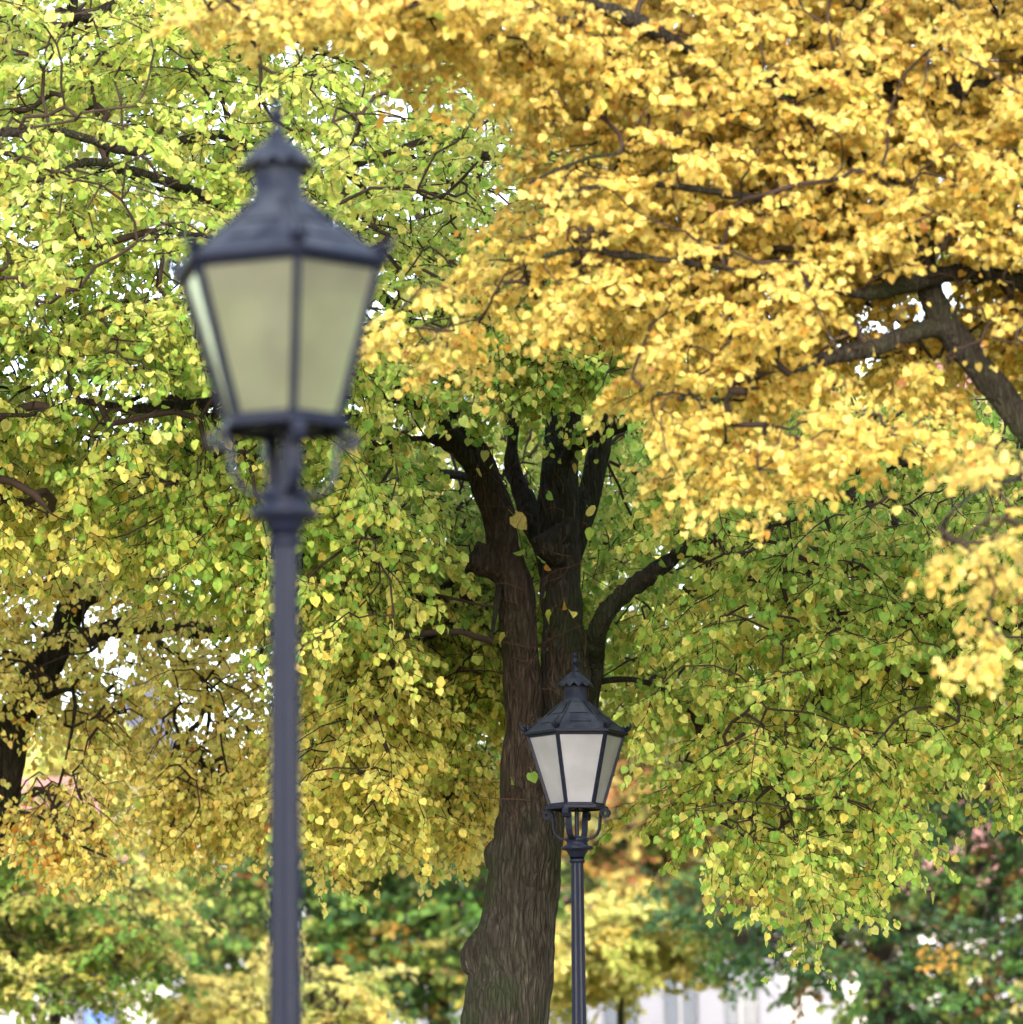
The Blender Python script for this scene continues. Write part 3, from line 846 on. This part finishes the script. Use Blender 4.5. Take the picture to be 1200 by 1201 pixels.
# reddish sprouts on the trunk
sp = MB(); gs = random.Random(4)
for _ in range(45):
    py = gs.choice([gs.uniform(520, 720), gs.uniform(740, 940)]); px = gs.uniform(585, 690) if py > 600 else gs.uniform(545, 690)
    p = P(px, py, DA - .19); d = Vector((gs.uniform(-1, 1), gs.uniform(-.9, -.1), gs.uniform(-.2, 1))).normalized()
    ln = gs.uniform(.12, .45); pts = [p]
    p2 = p + Vector((0, .12, -.03)); pts = [p2, p]
    for j in range(5):
        d = (d + Vector((gs.gauss(0, .22), gs.gauss(0, .12), gs.gauss(-.02, .2)))).normalized(); pts.append(pts[-1] + d * ln / 5)
    sp.tube([q - baseA for q in pts], [.004, .0035, .003, .0028, .0022, .0018, .001], 4)
lp = [(598, 912), (621, 640), (596, 597), (640, 575), (632, 570), (637, 660), (640, 690), (660, 700), (650, 712), (668, 715), (688, 592), (697, 615), (597, 740), (645, 520), (670, 540), (622, 900), (700, 640), (560, 545), (575, 520), (630, 650)]
for x, y in lp:
    e = P(x, y, DA - .42); a0 = P(x + gs.uniform(-22, 22), y + gs.uniform(10, 50), DA)
    c0 = (a0 + e) * .5 + Vector((gs.uniform(-.05, .05), -.08, .09))
    sp.tube([(a0 * (1 - t) ** 2 + c0 * 2 * t * (1 - t) + e * t * t) - baseA for t in (0, .2, .4, .6, .8, 1)], [.004, .0035, .003, .0025, .002, .0015], 4)
sp.build('trunk_sprouts', M_TWIGRED, A.root)
# leaves on those sprouts
gl = np.random.default_rng(9)
lp = [(598, 912), (621, 640), (596, 597), (640, 575), (632, 570), (637, 660), (640, 690), (660, 700), (650, 712), (668, 715), (688, 592), (697, 615), (597, 740), (645, 520), (670, 540), (622, 900), (700, 640), (560, 545), (575, 520), (630, 650)]
pts = np.array([np.array(P(x, y, DA - .42)) for x, y in lp]) - np.array(baseA)
c_ = pal([(LIME, 1), (YEL, 1.2), (GRN, .5), (OCH, .3)], len(pts), gl)
so = leaves_mesh('sprout_leaves', pts, gl.normal(0, 1, (len(pts), 3)), c_, c_ * .8, .068, 1.4, .1, M_LEAF, A.root, False, 3)

# ------------------------------------------------------------------ tree B: golden, nearer, trunk out of frame to the right
DB = 19.0
baseB = Vector((P(1560, 900, DB).x, DB, 0))
B = Tree('golden_linden_tree', 'nearer linden with bright golden leaves reaching in from the upper right', baseB)
tubes = []
def addB(pts, r):
    P_, R_ = smooth_path(pts, r, .1); tubes.append((P_, R_)); B.add_nodes(P_)
ft = P(1560, 900, DB)
addB([Vector((ft.x, DB, -.1)), Vector((ft.x, DB, 1.2)), P(1550, 1000, DB), P(1500, 830, DB), P(1400, 700, DB), P(1290, 590, DB), P(1215, 515, DB), P(1165, 450, DB), P(1120, 400, DB), P(1093, 350, DB), P(1075, 290, DB), P(1040, 200, DB), P(980, 110, DB), P(900, -40, DB)],
     [.38, .26, .22, .17, .11, .085, .068, .062, .058, .052, .05, .042, .034, .02])
addB([P(1135, 415, DB), P(1105, 385, DB - .05), P(1060, 395, DB - .15), P(1020, 410, DB - .2), P(975, 418, DB - .3), P(900, 450, DB - .4), P(820, 470, DB - .5), P(700, 440, DB - .6)],
     [.055, .046, .035, .031, .028, .012, .008, .005])
addB([P(1530, 930, DB), P(1520, 700, DB + .3), P(1420, 450, DB + .3), P(1300, 345, DB + .2), P(1210, 335, DB), P(1150, 318, DB), P(1090, 325, DB - .1), P(1030, 342, DB - .2), P(985, 340, DB - .3), P(850, 315, DB - .4), P(740, 300, DB - .5), P(640, 300, DB - .6), P(520, 400, DB - .7)],
     [.14, .11, .08, .06, .042, .036, .032, .028, .024, .026, .02, .015, .009])
addB([P(1520, 700, DB + .3), P(1560, 300, DB + .2), P(1400, 160, DB), P(1180, 100, DB), P(1090, 115, DB - .1), P(1000, 90, DB - .2), P(905, 120, DB - .3), P(868, 100, DB - .4), P(800, 55, DB - .5), P(745, 25, DB - .6), P(700, 5, DB - .7), P(600, -30, DB - .9), P(480, 5, DB - 1.1), P(390, 10, DB - 1.2), P(300, 30, DB - 1.3)],
     [.12, .10, .075, .045, .035, .03, .034, .036, .032, .03, .028, .024, .018, .014, .006])
fused_wood('trunk', tubes, .02, M_BARK3, B.root, baseB, .006)
B.limb(*T_([(1040, 200, 14, 19), (960, 240, 11, 18.8), (870, 230, 10, 18.6), (760, 215, 8, 18.5), (650, 225, 5, 18.4)]), M_BARK3, seg=8)
B.limb(*T_([(905, 120, 9, 18.7), (830, 140, 7, 18.6), (760, 175, 6, 18.5), (690, 185, 5, 18.4), (620, 215, 4, 18.3)]), M_BARK3, seg=8)
B.limb(*T_([(1290, 590, 12, 18.5), (1240, 560, 9, 17.5), (1200, 560, 7, 16.6), (1140, 580, 5, 16), (1100, 620, 3, 15.8)]), M_BARK3, seg=8)
B.limb(*T_([(1075, 290, 14, 19), (1180, 200, 10, 19.2), (1300, 60, 9, 19.4)]), M_BARK3, seg=8)
gB = np.random.default_rng(33)
pb_ = []
hB = [(930, 50, 30, 20, .8), (835, 130, 22, 30, .7), (760, 60, 30, 20, .6), (1070, 30, 30, 25, .6), (1150, 260, 40, 40, .5), (1060, 350, 80, 22, .8), (600, 130, 40, 20, .5), (720, 130, 25, 30, .5)]
main = [(470, -90), (1500, -90), (1500, 430), (1220, 430), (1080, 440), (970, 430), (900, 470), (870, 560), (820, 575), (770, 520), (755, 440), (730, 350), (620, 350), (530, 420), (440, 425), (420, 410), (450, 370), (560, 330), (625, 240), (620, 190), (690, 150), (640, 90), (520, 50)]
pb_.append(sample_pad(main, 2800, 18.4, 20.2, .42, 5, .14, hB, gB))
pb_.append(sample_pad([(200, -110), (640, -110), (660, 70), (560, 70), (470, 55), (380, 25), (240, 20)], 250, 17.5, 19, .3, 6, .08, [], gB))
pb_.append(sample_pad([(850, 500), (1080, 480), (1090, 530), (960, 540), (870, 580)], 36, 18.2, 19, .25, 4, .1, [], gB))
pb_.append(sample_pad([(1080, 510), (1300, 500), (1350, 680), (1130, 680), (1075, 620)], 26, 15.5, 16.6, .2, 4, .1, [(1130, 590, 30, 30, .8)], gB))
pb_.append(sample_pad([(1150, 720), (1300, 700), (1300, 760), (1160, 765)], 4, 15.5, 16, .2, 2, .1, [], gB))
tB = np.concatenate(pb_)
B.grow(tB, gB, arch=.12)
def mixB(px, py, cid, g):
    gd, yl = (.65, .49, .12), (.64, .55, .17)
    m = [(gd, 1.3), (yl, .8 + (.5 if cid > .7 else 0)), (PALE, .04), (OCH, .12), (LIME, .03), (BRN, .05)]
    return m, None
def px_of(W):
    loc = (W - np.array([[0, 0, EYE]])) @ CMn
    return 600 + F * loc[:, 0] / -loc[:, 2], 600.5 - F * loc[:, 1] / -loc[:, 2]
def cullB(W, g):
    px, py = px_of(W)
    m = in_poly([(955, 392), (1078, 358), (1062, 315), (1120, 325), (1240, 440), (1240, 555), (1150, 490), (1095, 420), (985, 440)], px, py) | in_poly([(1000, 326), (1130, 306), (1230, 310), (1230, 352), (1000, 358)], px, py)
    return m & (W[:, 1] < DB + .35) & (g.random(len(px)) < .96)
B.cull = cullB
B.crown(tB, mixB, .0275, .8, .9, M_LEAF, seed=41, spray=.56, twigscale=.7, rmul=.8, pend=.2)

# ------------------------------------------------------------------ tree C: yellow, left, farther
DC = 30.5
baseC = Vector((P(-90, 1100, DC).x, DC, 0))
C = Tree('yellow_linden_tree', 'dense yellow linden at the left with a dark leaning trunk and trailing twigs', baseC)
tubes = []
def addC(pts, r):
    P_, R_ = smooth_path(pts, r, .12); tubes.append((P_, R_)); C.add_nodes(P_)
fx = P(-90, 1100, DC).x
addC([Vector((fx - .1, DC, -.1)), Vector((fx - .05, DC, 1.5)), P(-50, 1100, DC), P(-25, 1000, DC), P(0, 930, DC), P(12, 870, DC), P(30, 820, DC), P(60, 765, DC), P(82, 720, DC), P(120, 640, DC), P(180, 540, DC), P(240, 400, DC), P(260, 200, DC)],
     [.35, .24, .2, .17, .14, .13, .12, .11, .095, .08, .06, .045, .02])
addC([P(60, 765, DC), P(110, 745, DC), P(160, 735, DC), P(245, 740, DC), P(290, 738, DC), P(340, 750, DC), P(420, 790, DC), P(500, 830, DC)], [.08, .06, .05, .055, .05, .035, .022, .012])
addC([P(12, 900, DC), P(-60, 800, DC), P(-150, 650, DC), P(-220, 450, DC)], [.1, .08, .06, .03])
tubes.append(([P(10, 920, DC), P(8, 905, DC), P(14, 890, DC)], [.08, .12, .06]))
fused_wood('trunk', tubes, .024, M_BARK, C.root, baseC, .016)
C.limb(*T_([(85, 715, 12, DC), (150, 690, 9, 30), (240, 670, 7, 29.8), (340, 640, 5, 29.6)]), LIM, seg=8)
C.limb(*T_([(160, 735, 7, DC), (240, 800, 6, 30), (235, 890, 4, 29.8), (200, 970, 3, 29.6)]), LIM, seg=6)
C.limb(*T_([(30, 830, 10, DC), (85, 810, 6, 29.9), (80, 880, 4, 29.8), (60, 950, 3, 29.7)]), LIM, seg=6)
C.limb(*T_([(-30, 950, 8, DC), (0, 953, 5, 29.8), (40, 955, 4, 29.6), (80, 985, 4, 29.5), (125, 1005, 3, 29.4)]), LIM, seg=6)
C.limb(*T_([(290, 738, 8, DC), (330, 800, 5, 30), (360, 900, 4, 29.8), (400, 960, 3, 29.7)]), LIM, seg=6)
gC = np.random.default_rng(51)
hC = [(75, 712, 26, 28, .9), (118, 728, 20, 24, .6), (175, 795, 36, 16, .6), (195, 765, 30, 16, .25), (176, 872, 12, 18, .7), (60, 860, 40, 40, .5), (165, 930, 28, 50, .8), (230, 860, 25, 20, .5), (270, 740, 30, 14, .4), (8, 870, 42, 66, .95), (260, 870, 20, 40, .5)]
pc = []
pc.append(sample_pad([(-350, 500), (330, 520), (560, 700), (560, 850), (500, 905), (430, 880), (350, 860), (-350, 840)], 820, 29.3, 31.8, .5, 4, .2, hC, gC))
pc.append(sample_pad([(-350, 840), (140, 830), (160, 900), (120, 985), (90, 1020), (40, 940), (-350, 900)], 150, 29.2, 31, .3, 4, .16, hC, gC))
pc.append(sample_pad([(190, 840), (330, 850), (300, 940), (200, 950)], 110, 29.2, 31, .25, 4, .15, hC, gC))
pc.append(sample_pad([(370, 850), (430, 860), (430, 985), (380, 985)], 40, 29.2, 30.5, .12, 3, .15, [], gC))
pc.append(sample_pad([(450, 850), (580, 850), (575, 950), (520, 960)], 60, 29.2, 30.5, .2, 3, .15, [], gC))
tC = np.concatenate(pc)
C.grow(tC, gC)
def mixC(px, py, cid, g):
    o = 1.0 if (px < 90 and py > 925) else 0
    lime = .35 + (.5 if cid > .75 else 0)
    return [((.82, .72, .24), 1.8), ((.80, .64, .16), .6), (PALE, .3), (LIME, lime * .7), (OLV, .05), (OCH, .1 + .8 * o), (ORG, .02 + .9 * o), (BRN, .02)], None
def cullC(W, g):
    px, py = px_of(W)
    return in_poly([(-40, 1000), (-40, 830), (10, 810), (60, 740), (85, 690), (112, 700), (90, 770), (48, 830), (30, 900), (0, 960)], px, py) & (W[:, 1] < DC + .2) & (g.random(len(px)) < .55)
C.cull = cullC
C.crown(tC, mixC, .036, 1.2, .3, M_LEAF, seed=61, spray=.9, twigscale=1.3, pend=lambda x, y: .5 if y < 830 else 1.3, rmul=1.2)

# ------------------------------------------------------------------ background trees
def bg_tree(name, label, base_px, d, wood, pads_, mix, leaf, droop=.7, upn=.8, spray=1.6, seed=1, thin=1, group='trees across the square', mesh_mat=None, fork=None, rmul=1.3):
    base = Vector((P(base_px, 1200, d).x, d, 0))
    t = Tree(name, label, base, group)
    g = np.random.default_rng(seed)
    tb = []
    for seq in wood:
        pts, rad = T_(seq, d)
        if seq is wood[0]:
            pts = [Vector((base.x, d, -.1)), Vector((base.x, d, .8))] + pts; rad = [rad[0] * 1.7, rad[0] * 1.15] + rad
        P_, R_ = smooth_path(pts, rad, .3); t.add_nodes(P_); tb.append((P_, R_))
    fused_wood('trunk', tb, .05, mesh_mat or M_BARK2, t.root, base, .01)
    pp = [sample_pad(po, n, d0, d1, cl, pr, fl, hs, g) for (po, n, d0, d1, cl, pr, fl, hs) in pads_]
    T = np.concatenate(pp); t.grow(T, g, arch=.15)
    t.crown(T, mix, leaf, droop, upn, M_LEAF2, far=True, seed=seed, spray=spray, twigscale=1.8, rmul=rmul, pend=.15)
    return t
# tall linden standing behind the big one: fills the upper gaps
bg_tree('linden_tree', 'tall yellow green linden half hidden behind the forked trunk', 610, 38,
        [[(605, 1150, 50), (615, 1000, 46), (640, 850, 42), (655, 700, 36), (660, 500, 30), (680, 300, 22), (700, 50, 14), (700, -200, 8)],
         [(655, 700, 28), (800, 600, 22), (960, 480, 18), (1120, 380, 14), (1250, 200, 10)], [(660, 560, 26), (600, 440, 20), (520, 300, 16), (400, 100, 12)], [(650, 760, 18), (560, 680, 14), (470, 620, 12), (380, 600, 8)]],
        [([(380, 250), (1400, 460), (1400, 640), (1000, 760), (930, 780), (700, 830), (480, 800), (380, 600)], 560, 34.5, 38.5, .7, 6, .2, [(490, 340, 60, 30, .9)]),
         ([(-100, -150), (760, -150), (760, 160), (380, 250), (-100, 300)], 200, 35.5, 39, .7, 5, .2, [(440, 60, 60, 60, .8), (240, 110, 40, 60, .8)])],
        lambda px, py, cid, g: ([(LIME, .9), (YEL, .8 + (.9 if cid > .6 else 0)), (GRN, .6), (PALE, .3), (OCH, .1)], None),
        .072, 1.0, .5, 1.35, 71, group='linden trees with autumn leaves')
bg_tree('rusty_tree', 'broad dark green tree with rust patches at the lower right', 1035, 56,
        [[(1035, 1200, 34), (1030, 1120, 34), (1040, 1050, 30), (1035, 960, 24), (1020, 880, 14)], [(1035, 1120, 18), (1120, 1040, 14), (1220, 980, 8)],
         [(1035, 1080, 18), (960, 1010, 13), (880, 960, 8)], [(1035, 1150, 14), (940, 1110, 10), (850, 1100, 6)], [(1035, 1150, 14), (1130, 1130, 9), (1220, 1130, 6)], [(1040, 1000, 12), (1100, 920, 8), (1150, 850, 5)]],
        [([(820, 960), (880, 900), (990, 810), (1120, 770), (1350, 760), (1400, 1240), (1180, 1250), (1010, 1195), (940, 1145), (850, 1115), (800, 1070)], 1150, 53, 60, .6, 7, .15,
          [(960, 1015, 24, 20, .65), (925, 1100, 18, 22, .6), (1150, 1070, 34, 26, .65), (1065, 1095, 16, 22, .6), (1120, 960, 16, 14, .7), (1000, 1140, 12, 12, .7), (1150, 1150, 22, 30, .8), (1185, 1030, 20, 20, .7), (860, 1140, 22, 12, .7)])],
        lambda px, py, cid, g: ([(BLG, 2.2), (DKG, 1.3), (GRN, .25), (OLV, .2), (BRN, .05 + (1.8 if cid > .82 else 0)), (OCH, .02 + (.9 if cid > .86 else 0)), (YEL, .01 + (.8 if cid < .04 else 0))], None),
        .085, .6, .8, 1.5, 81)
bg_tree('hornbeam_tree', 'layered yellow green tree with drooping boughs at the lower left', 66, 46,
        [[(66, 1200, 14), (64, 1150, 14), (60, 1080, 11), (55, 1000, 7), (50, 940, 4)], [(60, 1100, 8), (120, 1080, 6), (190, 1110, 3)], [(62, 1080, 8), (0, 1050, 6), (-80, 1070, 3)], [(60, 1130, 7), (130, 1130, 5), (180, 1150, 3)], [(60, 1050, 6), (110, 1020, 4), (150, 1010, 3)]],
        [([(-200, 960), (-20, 940), (110, 960), (170, 1030), (200, 1110), (205, 1140), (170, 1150), (130, 1165), (30, 1160), (-30, 1175), (-220, 1170)], 720, 43.5, 48.5, .5, 9, .06, [(150, 1085, 16, 10, .8), (30, 1030, 12, 12, .6)])],
        lambda px, py, cid, g: ([(YEL, .2 + (2.0 if cid > .48 else 0)), (LIME, .45), (OLV, .8), (GRN, 1.2 if cid <= .48 else .2), (DKG, .9 if cid <= .48 else .1), (OCH, .08)], None),
        .07, .25, 1.6, 1.2, 91)
bg_tree('yellow_maple_tree', 'low bright yellow maple standing behind the near lamp post', 330, 50,
        [[(330, 1230, 12), (328, 1190, 10), (330, 1150, 7), (330, 1120, 4)], [(329, 1190, 6), (260, 1150, 3)], [(329, 1180, 6), (400, 1150, 3)]],
        [([(215, 1165), (225, 1140), (260, 1150), (320, 1140), (400, 1130), (430, 1150), (440, 1190), (430, 1240), (230, 1240), (205, 1200)], 260, 48, 52, .4, 7, .08, [])],
        lambda px, py, cid, g: ([(YEL, 1.3), (PALE, .5), (GOLD, .4), (LIME, .6 + (.8 if cid < .3 else 0)), (OCH, .1)], None),
        .09, .4, 1.4, 1.2, 92)
bg_tree('chestnut_tree', 'dark green tree with brownish patches between the post and the forked trunk', 515, 64,
        [[(515, 1220, 26), (514, 1150, 26), (508, 1050, 26), (495, 960, 24), (480, 900, 16)], [(508, 1060, 18), (560, 1010, 14), (640, 980, 10), (700, 940, 6)], [(505, 1060, 12), (420, 1040, 9), (320, 1030, 6)], [(500, 1000, 10), (400, 960, 7), (250, 960, 5)]],
        [([(170, 1000), (260, 950), (400, 870), (520, 850), (640, 880), (640, 1140), (560, 1160), (480, 1200), (400, 1180), (300, 1150), (200, 1120), (165, 1060)], 700, 61, 67, .7, 7, .16, [(556, 1070, 14, 16, .8), (260, 985, 10, 10, .5), (490, 1000, 20, 40, .5), (590, 1010, 20, 16, .5)])],
        lambda px, py, cid, g: ([(GRN, .4), (BLG, 1.1), (DKG, 1.1), (OLV, .3), (LIME, .06 + (.5 if cid < .15 else 0)), (OCH, .06 + (1.4 if cid > .88 else 0)), (BRN, .05 + (.9 if .78 < cid < .88 or px < 320 else 0)), (YEL, .05)], None),
        .12, .6, .8, 1.9, 93)
bg_tree('yellow_maple_tree', 'bright yellow maple on a thin dark stem right of the far lamp post', 728, 60,
        [[(728, 1230, 11), (728, 1190, 10), (730, 1150, 8), (728, 1100, 5)], [(729, 1150, 6), (690, 1110, 4)], [(729, 1145, 6), (780, 1105, 4)]],
        [([(600, 1110), (660, 1090), (720, 1060), (780, 1058), (815, 1075), (805, 1110), (790, 1145), (700, 1150), (660, 1165), (620, 1160)], 230, 58, 62, .4, 7, .09, [(715, 1130, 12, 8, .7)])],
        lambda px, py, cid, g: ([(YEL, 1.3), (LIME, .8), (PALE, .3), (GOLD, .3), (OCH, .2), (OLV, .3)], None),
        .10, .4, 1.4, 1.4, 94)
bg_tree('reddish_tree', 'far reddish brown and green tree seen between the big linden and the dark tree', 618, 82,
        [[(618, 1220, 26), (630, 1120, 26), (720, 1010, 22), (810, 880, 14), (815, 780, 8)], [(715, 1020, 14), (690, 960, 10), (670, 920, 6)], [(800, 980, 14), (880, 920, 10), (940, 880, 6)]],
        [([(640, 1000), (660, 880), (760, 760), (860, 740), (960, 790), (1000, 900), (960, 1010), (840, 1050), (780, 1070), (680, 1085), (640, 1060)], 620, 78, 87, .9, 7, .2, [(740, 1045, 12, 8, .9), (795, 1035, 12, 8, .9), (860, 960, 14, 16, .5), (850, 800, 16, 20, .5)])],
        lambda px, py, cid, g: ([(GRN, .3), (BLG, 1.), (DKG, .5), (OLV, .4), (BRN, .2 + (1.6 if cid > .55 else 0)), (OCH, .2), (YEL, .15 + (.9 if cid < .12 else 0)), (LIME, .15)], None),
        .15, .6, .8, 2.4, 95)
bg_tree('poplar_tree', 'pale yellow upright tree in the gap below the left canopy', 110, 90,
        [[(110, 1220, 16), (110, 1100, 14), (112, 1000, 10), (112, 900, 6), (110, 830, 3)]],
        [([(50, 1100), (30, 940), (50, 850), (110, 790), (150, 880), (165, 960), (230, 985), (240, 1060), (180, 1100)], 330, 87, 93, .8, 6, .4, [(178, 1005, 8, 8, .9)])],
        lambda px, py, cid, g: ([(PALE, 1.), (YEL, 1.), (LIME, .8), (OLV, .3), (ORG, .08)], None),
        .15, .6, .6, 2.2, 96)

# ------------------------------------------------------------------ buildings
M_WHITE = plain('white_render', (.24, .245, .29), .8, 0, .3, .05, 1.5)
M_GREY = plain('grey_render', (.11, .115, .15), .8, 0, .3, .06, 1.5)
M_PINK = plain('pink_render', (.24, .165, .17), .85, 0, .3, .08, .8)
M_TILE = plain('clay_roof_tiles', (.26, .13, .12), .8, 0, .3, .2, 3)
M_SLATE = plain('slate_roof', (.03, .035, .065), .55, 0, .5, .15, 2)
M_PANE = plain('window_glass', (.12, .14, .18), .12, 0, .8)
M_BLUE = plain('blue_sign_enamel', (.002, .085, .55), .4, 0, .5, .05)
M_FRAME = plain('window_frame_paint', (.3, .3, .33), .5)
M_DARK = plain('dark_window_frame', (.03, .04, .08), .5)
def building(name, label, px0, px1, d, depth, top_py, roof_h, wallmat, roofmat, cols, rows, pil=False, winw=.9, winh=1.6):
    xa, xb = P(px0, 1200, d).x, P(px1, 1200, d).x
    H = P((px0 + px1) / 2, top_py, d).z
    root = empty(name, ((xa + xb) / 2, d + depth / 2, 0)); tag(root, label, 'building', 'buildings beyond the trees')
    w = (xb - xa) / 2; dd = depth / 2
    m = MB(); m.box((-w, -dd, -.3), (w, dd, H)); m.box((-w - .15, -dd - .15, H + .002), (w + .15, dd + .15, H + .3)); m.box((-w - .05, -dd - .08, -.3), (w + .05, -dd - .002, .7))
    m.build('wall', wallmat, root)
    m = MB(); z0 = H + .302
    e = .4
    m.add([(-w - e, -dd - e, z0), (w + e, -dd - e, z0), (w + e, dd + e, z0), (-w - e, dd + e, z0), (-w + dd * .5, 0, z0 + roof_h), (w - dd * .5, 0, z0 + roof_h)],
          [(0, 1, 5, 4), (1, 2, 5), (2, 3, 4, 5), (3, 0, 4), (3, 2, 1, 0)])
    m.build('roof', roofmat, root)
    cw = 2 * w / cols
    if pil:
        for i in range(cols + 1):
            x = -w + i * cw
            m = MB(); m.box((x - .28, -dd - .22, -.28), (x + .28, -dd - .003, H - .35)); m.box((x - .36, -dd - .3, H - .349), (x + .36, -dd - .003, H - .003)); m.box((x - .36, -dd - .3, -.29), (x + .36, -dd - .223, .5))
            m.build('pilaster', M_WHITE, root)
    rh = H / rows
    for j in range(rows):
        for i in range(cols):
            cx = -w + (i + .5) * cw; cz = rh * (j + .52)
            m = MB()
            hw, hh = winw / 2, winh / 2
            for (a, b_, c, e_) in ((-hw - .09, -hh - .09, -hw, hh + .09), (hw, -hh - .09, hw + .09, hh + .09), (-hw, hh, hw, hh + .09), (-hw, -hh - .09, hw, -hh), (-.03, -hh, .03, hh)):
                m.box((cx + a, -dd - .07, cz + b_), (cx + c, -dd - .003, cz + e_))
            m.box((cx - hw - .2, -dd - .16, cz - hh - .17), (cx + hw + .2, -dd - .004, cz - hh - .092))
            wf = m.build('window', M_FRAME, root)
            m = MB(); m.box((cx - hw + .002, -dd - .03, cz - hh + .002), (cx - .032, -dd - .004, cz + hh - .002)); m.box((cx + .032, -dd - .03, cz - hh + .002), (cx + hw - .002, -dd - .004, cz + hh - .002))
            m.build('pane', M_PANE, wf)
    return root
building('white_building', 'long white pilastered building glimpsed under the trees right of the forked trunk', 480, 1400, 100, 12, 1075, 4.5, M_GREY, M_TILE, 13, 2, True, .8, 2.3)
bl = building('white_building', 'pale building with a small blue sign at the lower left edge', -260, 215, 78, 10, 1110, 3.2, M_WHITE, M_TILE, 4, 2, False, 1.3, 1.3)
church = building('pink_tower', 'pink walled tower with a steep blue slate roof beyond the left trees', 128, 205, 240, 3.6, 905, 5.2, M_PINK, M_SLATE, 1, 6)
building('pink_house', 'tall pink house partly seen through leaves at the far right', 1000, 1320, 150, 12, 500, 4, M_PINK, M_TILE, 5, 6)
# blue sign
s0 = P(112, 1192, 77.2)
sg = empty('blue_sign', (s0.x, 77.95, 0)); tag(sg, 'small bright blue sign board on the pale wall at the lower left', 'sign')
m = MB(); m.box((-.24, -.10, s0.z - .16), (.24, -.04, s0.z + .12)); m.build('sign_board', M_BLUE, sg)
m = MB()
m.box((-.40, -.14, s0.z - .22), (-.25, -.02, s0.z + .16)); m.box((.25, -.14, s0.z - .22), (.40, -.02, s0.z + .16)); m.box((-.25, -.035, s0.z - .2), (.25, -.02, s0.z + .14))
m.build('sign_frame', M_DARK, sg)

# ------------------------------------------------------------------ lamps
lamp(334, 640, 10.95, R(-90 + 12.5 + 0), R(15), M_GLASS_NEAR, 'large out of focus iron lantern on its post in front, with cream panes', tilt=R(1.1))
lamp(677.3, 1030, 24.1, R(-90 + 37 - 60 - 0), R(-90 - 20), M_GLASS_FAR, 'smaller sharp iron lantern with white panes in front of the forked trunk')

# ------------------------------------------------------------------ ground
def ground_mat():
    m, nt, out = newmat('leafy_bounce_lawn')
    tc = N(nt, 'ShaderNodeTexCoord')
    n1 = N(nt, 'ShaderNodeTexNoise', Scale=.6, Detail=8.0, Roughness=.7)
    L(nt, tc.outputs['Object'], n1.inputs['Vector'])
    c = ramp(nt, n1.outputs['Fac'], [(.35, (.06, .10, .03)), (.5, (.20, .18, .06)), (.62, (.42, .32, .09))])  # out-of-frame ground, leaf litter tones lightened to bounce light into the crowns
    pb = N(nt, 'ShaderNodeBsdfPrincipled', Roughness=.95)
    L(nt, c, pb.inputs['Base Color']); L(nt, pb.outputs[0], out.inputs[0])
    return m
m = MB(); m.add([(-1500, -400, 0), (1500, -400, 0), (1500, 2500, 0), (-1500, 2500, 0)], [(0, 1, 2, 3)])
g = m.build('ground', ground_mat()); g['kind'] = 'structure'
m = MB(); m.add([(-60, 4, .004), (60, 4, .004), (60, 12.4, .004), (-60, 12.4, .004)], [(0, 1, 2, 3)])
g = m.build('path', plain('gravel_path', (.30, .27, .23), .95, 0, .2, .2, 30)); g['kind'] = 'structure'
m = MB(); m.box((-60, 12.42, -.2), (60, 12.56, .10))
g = m.build('kerb', plain('kerb_stone', (.36, .35, .33), .85, 0, .3, .15, 10)); g['kind'] = 'structure'

# ------------------------------------------------------------------ light
w = bpy.data.worlds.new('World'); sc.world = w; w.use_nodes = True
nt = w.node_tree; nt.nodes.clear()
out = nt.nodes.new('ShaderNodeOutputWorld'); bg = nt.nodes.new('ShaderNodeBackground')
sky = nt.nodes.new('ShaderNodeTexSky'); sky.sky_type = 'NISHITA'; sky.sun_disc = False
SUN_EL, SUN_AZ = R(19), R(178)       # azimuth clockwise from +Y: behind the camera, to the right
sky.sun_elevation = SUN_EL; sky.sun_rotation = SUN_AZ
sky.air_density = 1.0; sky.dust_density = 3.0; sky.ozone_density = 1.0
hs = nt.nodes.new('ShaderNodeHueSaturation'); hs.inputs['Saturation'].default_value = .6
nt.links.new(sky.outputs[0], hs.inputs['Color']); nt.links.new(hs.outputs[0], bg.inputs[0])
bg.inputs[1].default_value = .15
nt.links.new(bg.outputs[0], out.inputs[0])
sd = bpy.data.lights.new('sun', 'SUN'); sd.energy = 0.6; sd.angle = R(35); sd.color = (1, .96, .9)
so_ = bpy.data.objects.new('sun', sd); COL.objects.link(so_)
dirv = Vector((math.sin(SUN_AZ) * math.cos(SUN_EL), math.cos(SUN_AZ) * math.cos(SUN_EL), math.sin(SUN_EL)))
so_.rotation_euler = dirv.to_track_quat('Z', 'Y').to_euler()

sc.view_settings.view_transform = 'Standard'
sc.view_settings.look = 'None'
sc.view_settings.exposure = 2.42
sc.view_settings.gamma = 1
sc.render.engine = 'CYCLES'
cy = sc.cycles
cy.max_bounces = 9; cy.diffuse_bounces = 8; cy.glossy_bounces = 2; cy.transmission_bounces = 6; cy.transparent_max_bounces = 4
cy.caustics_reflective = False; cy.caustics_refractive = False
cy.use_denoising = True
cy.sample_clamp_indirect = 6
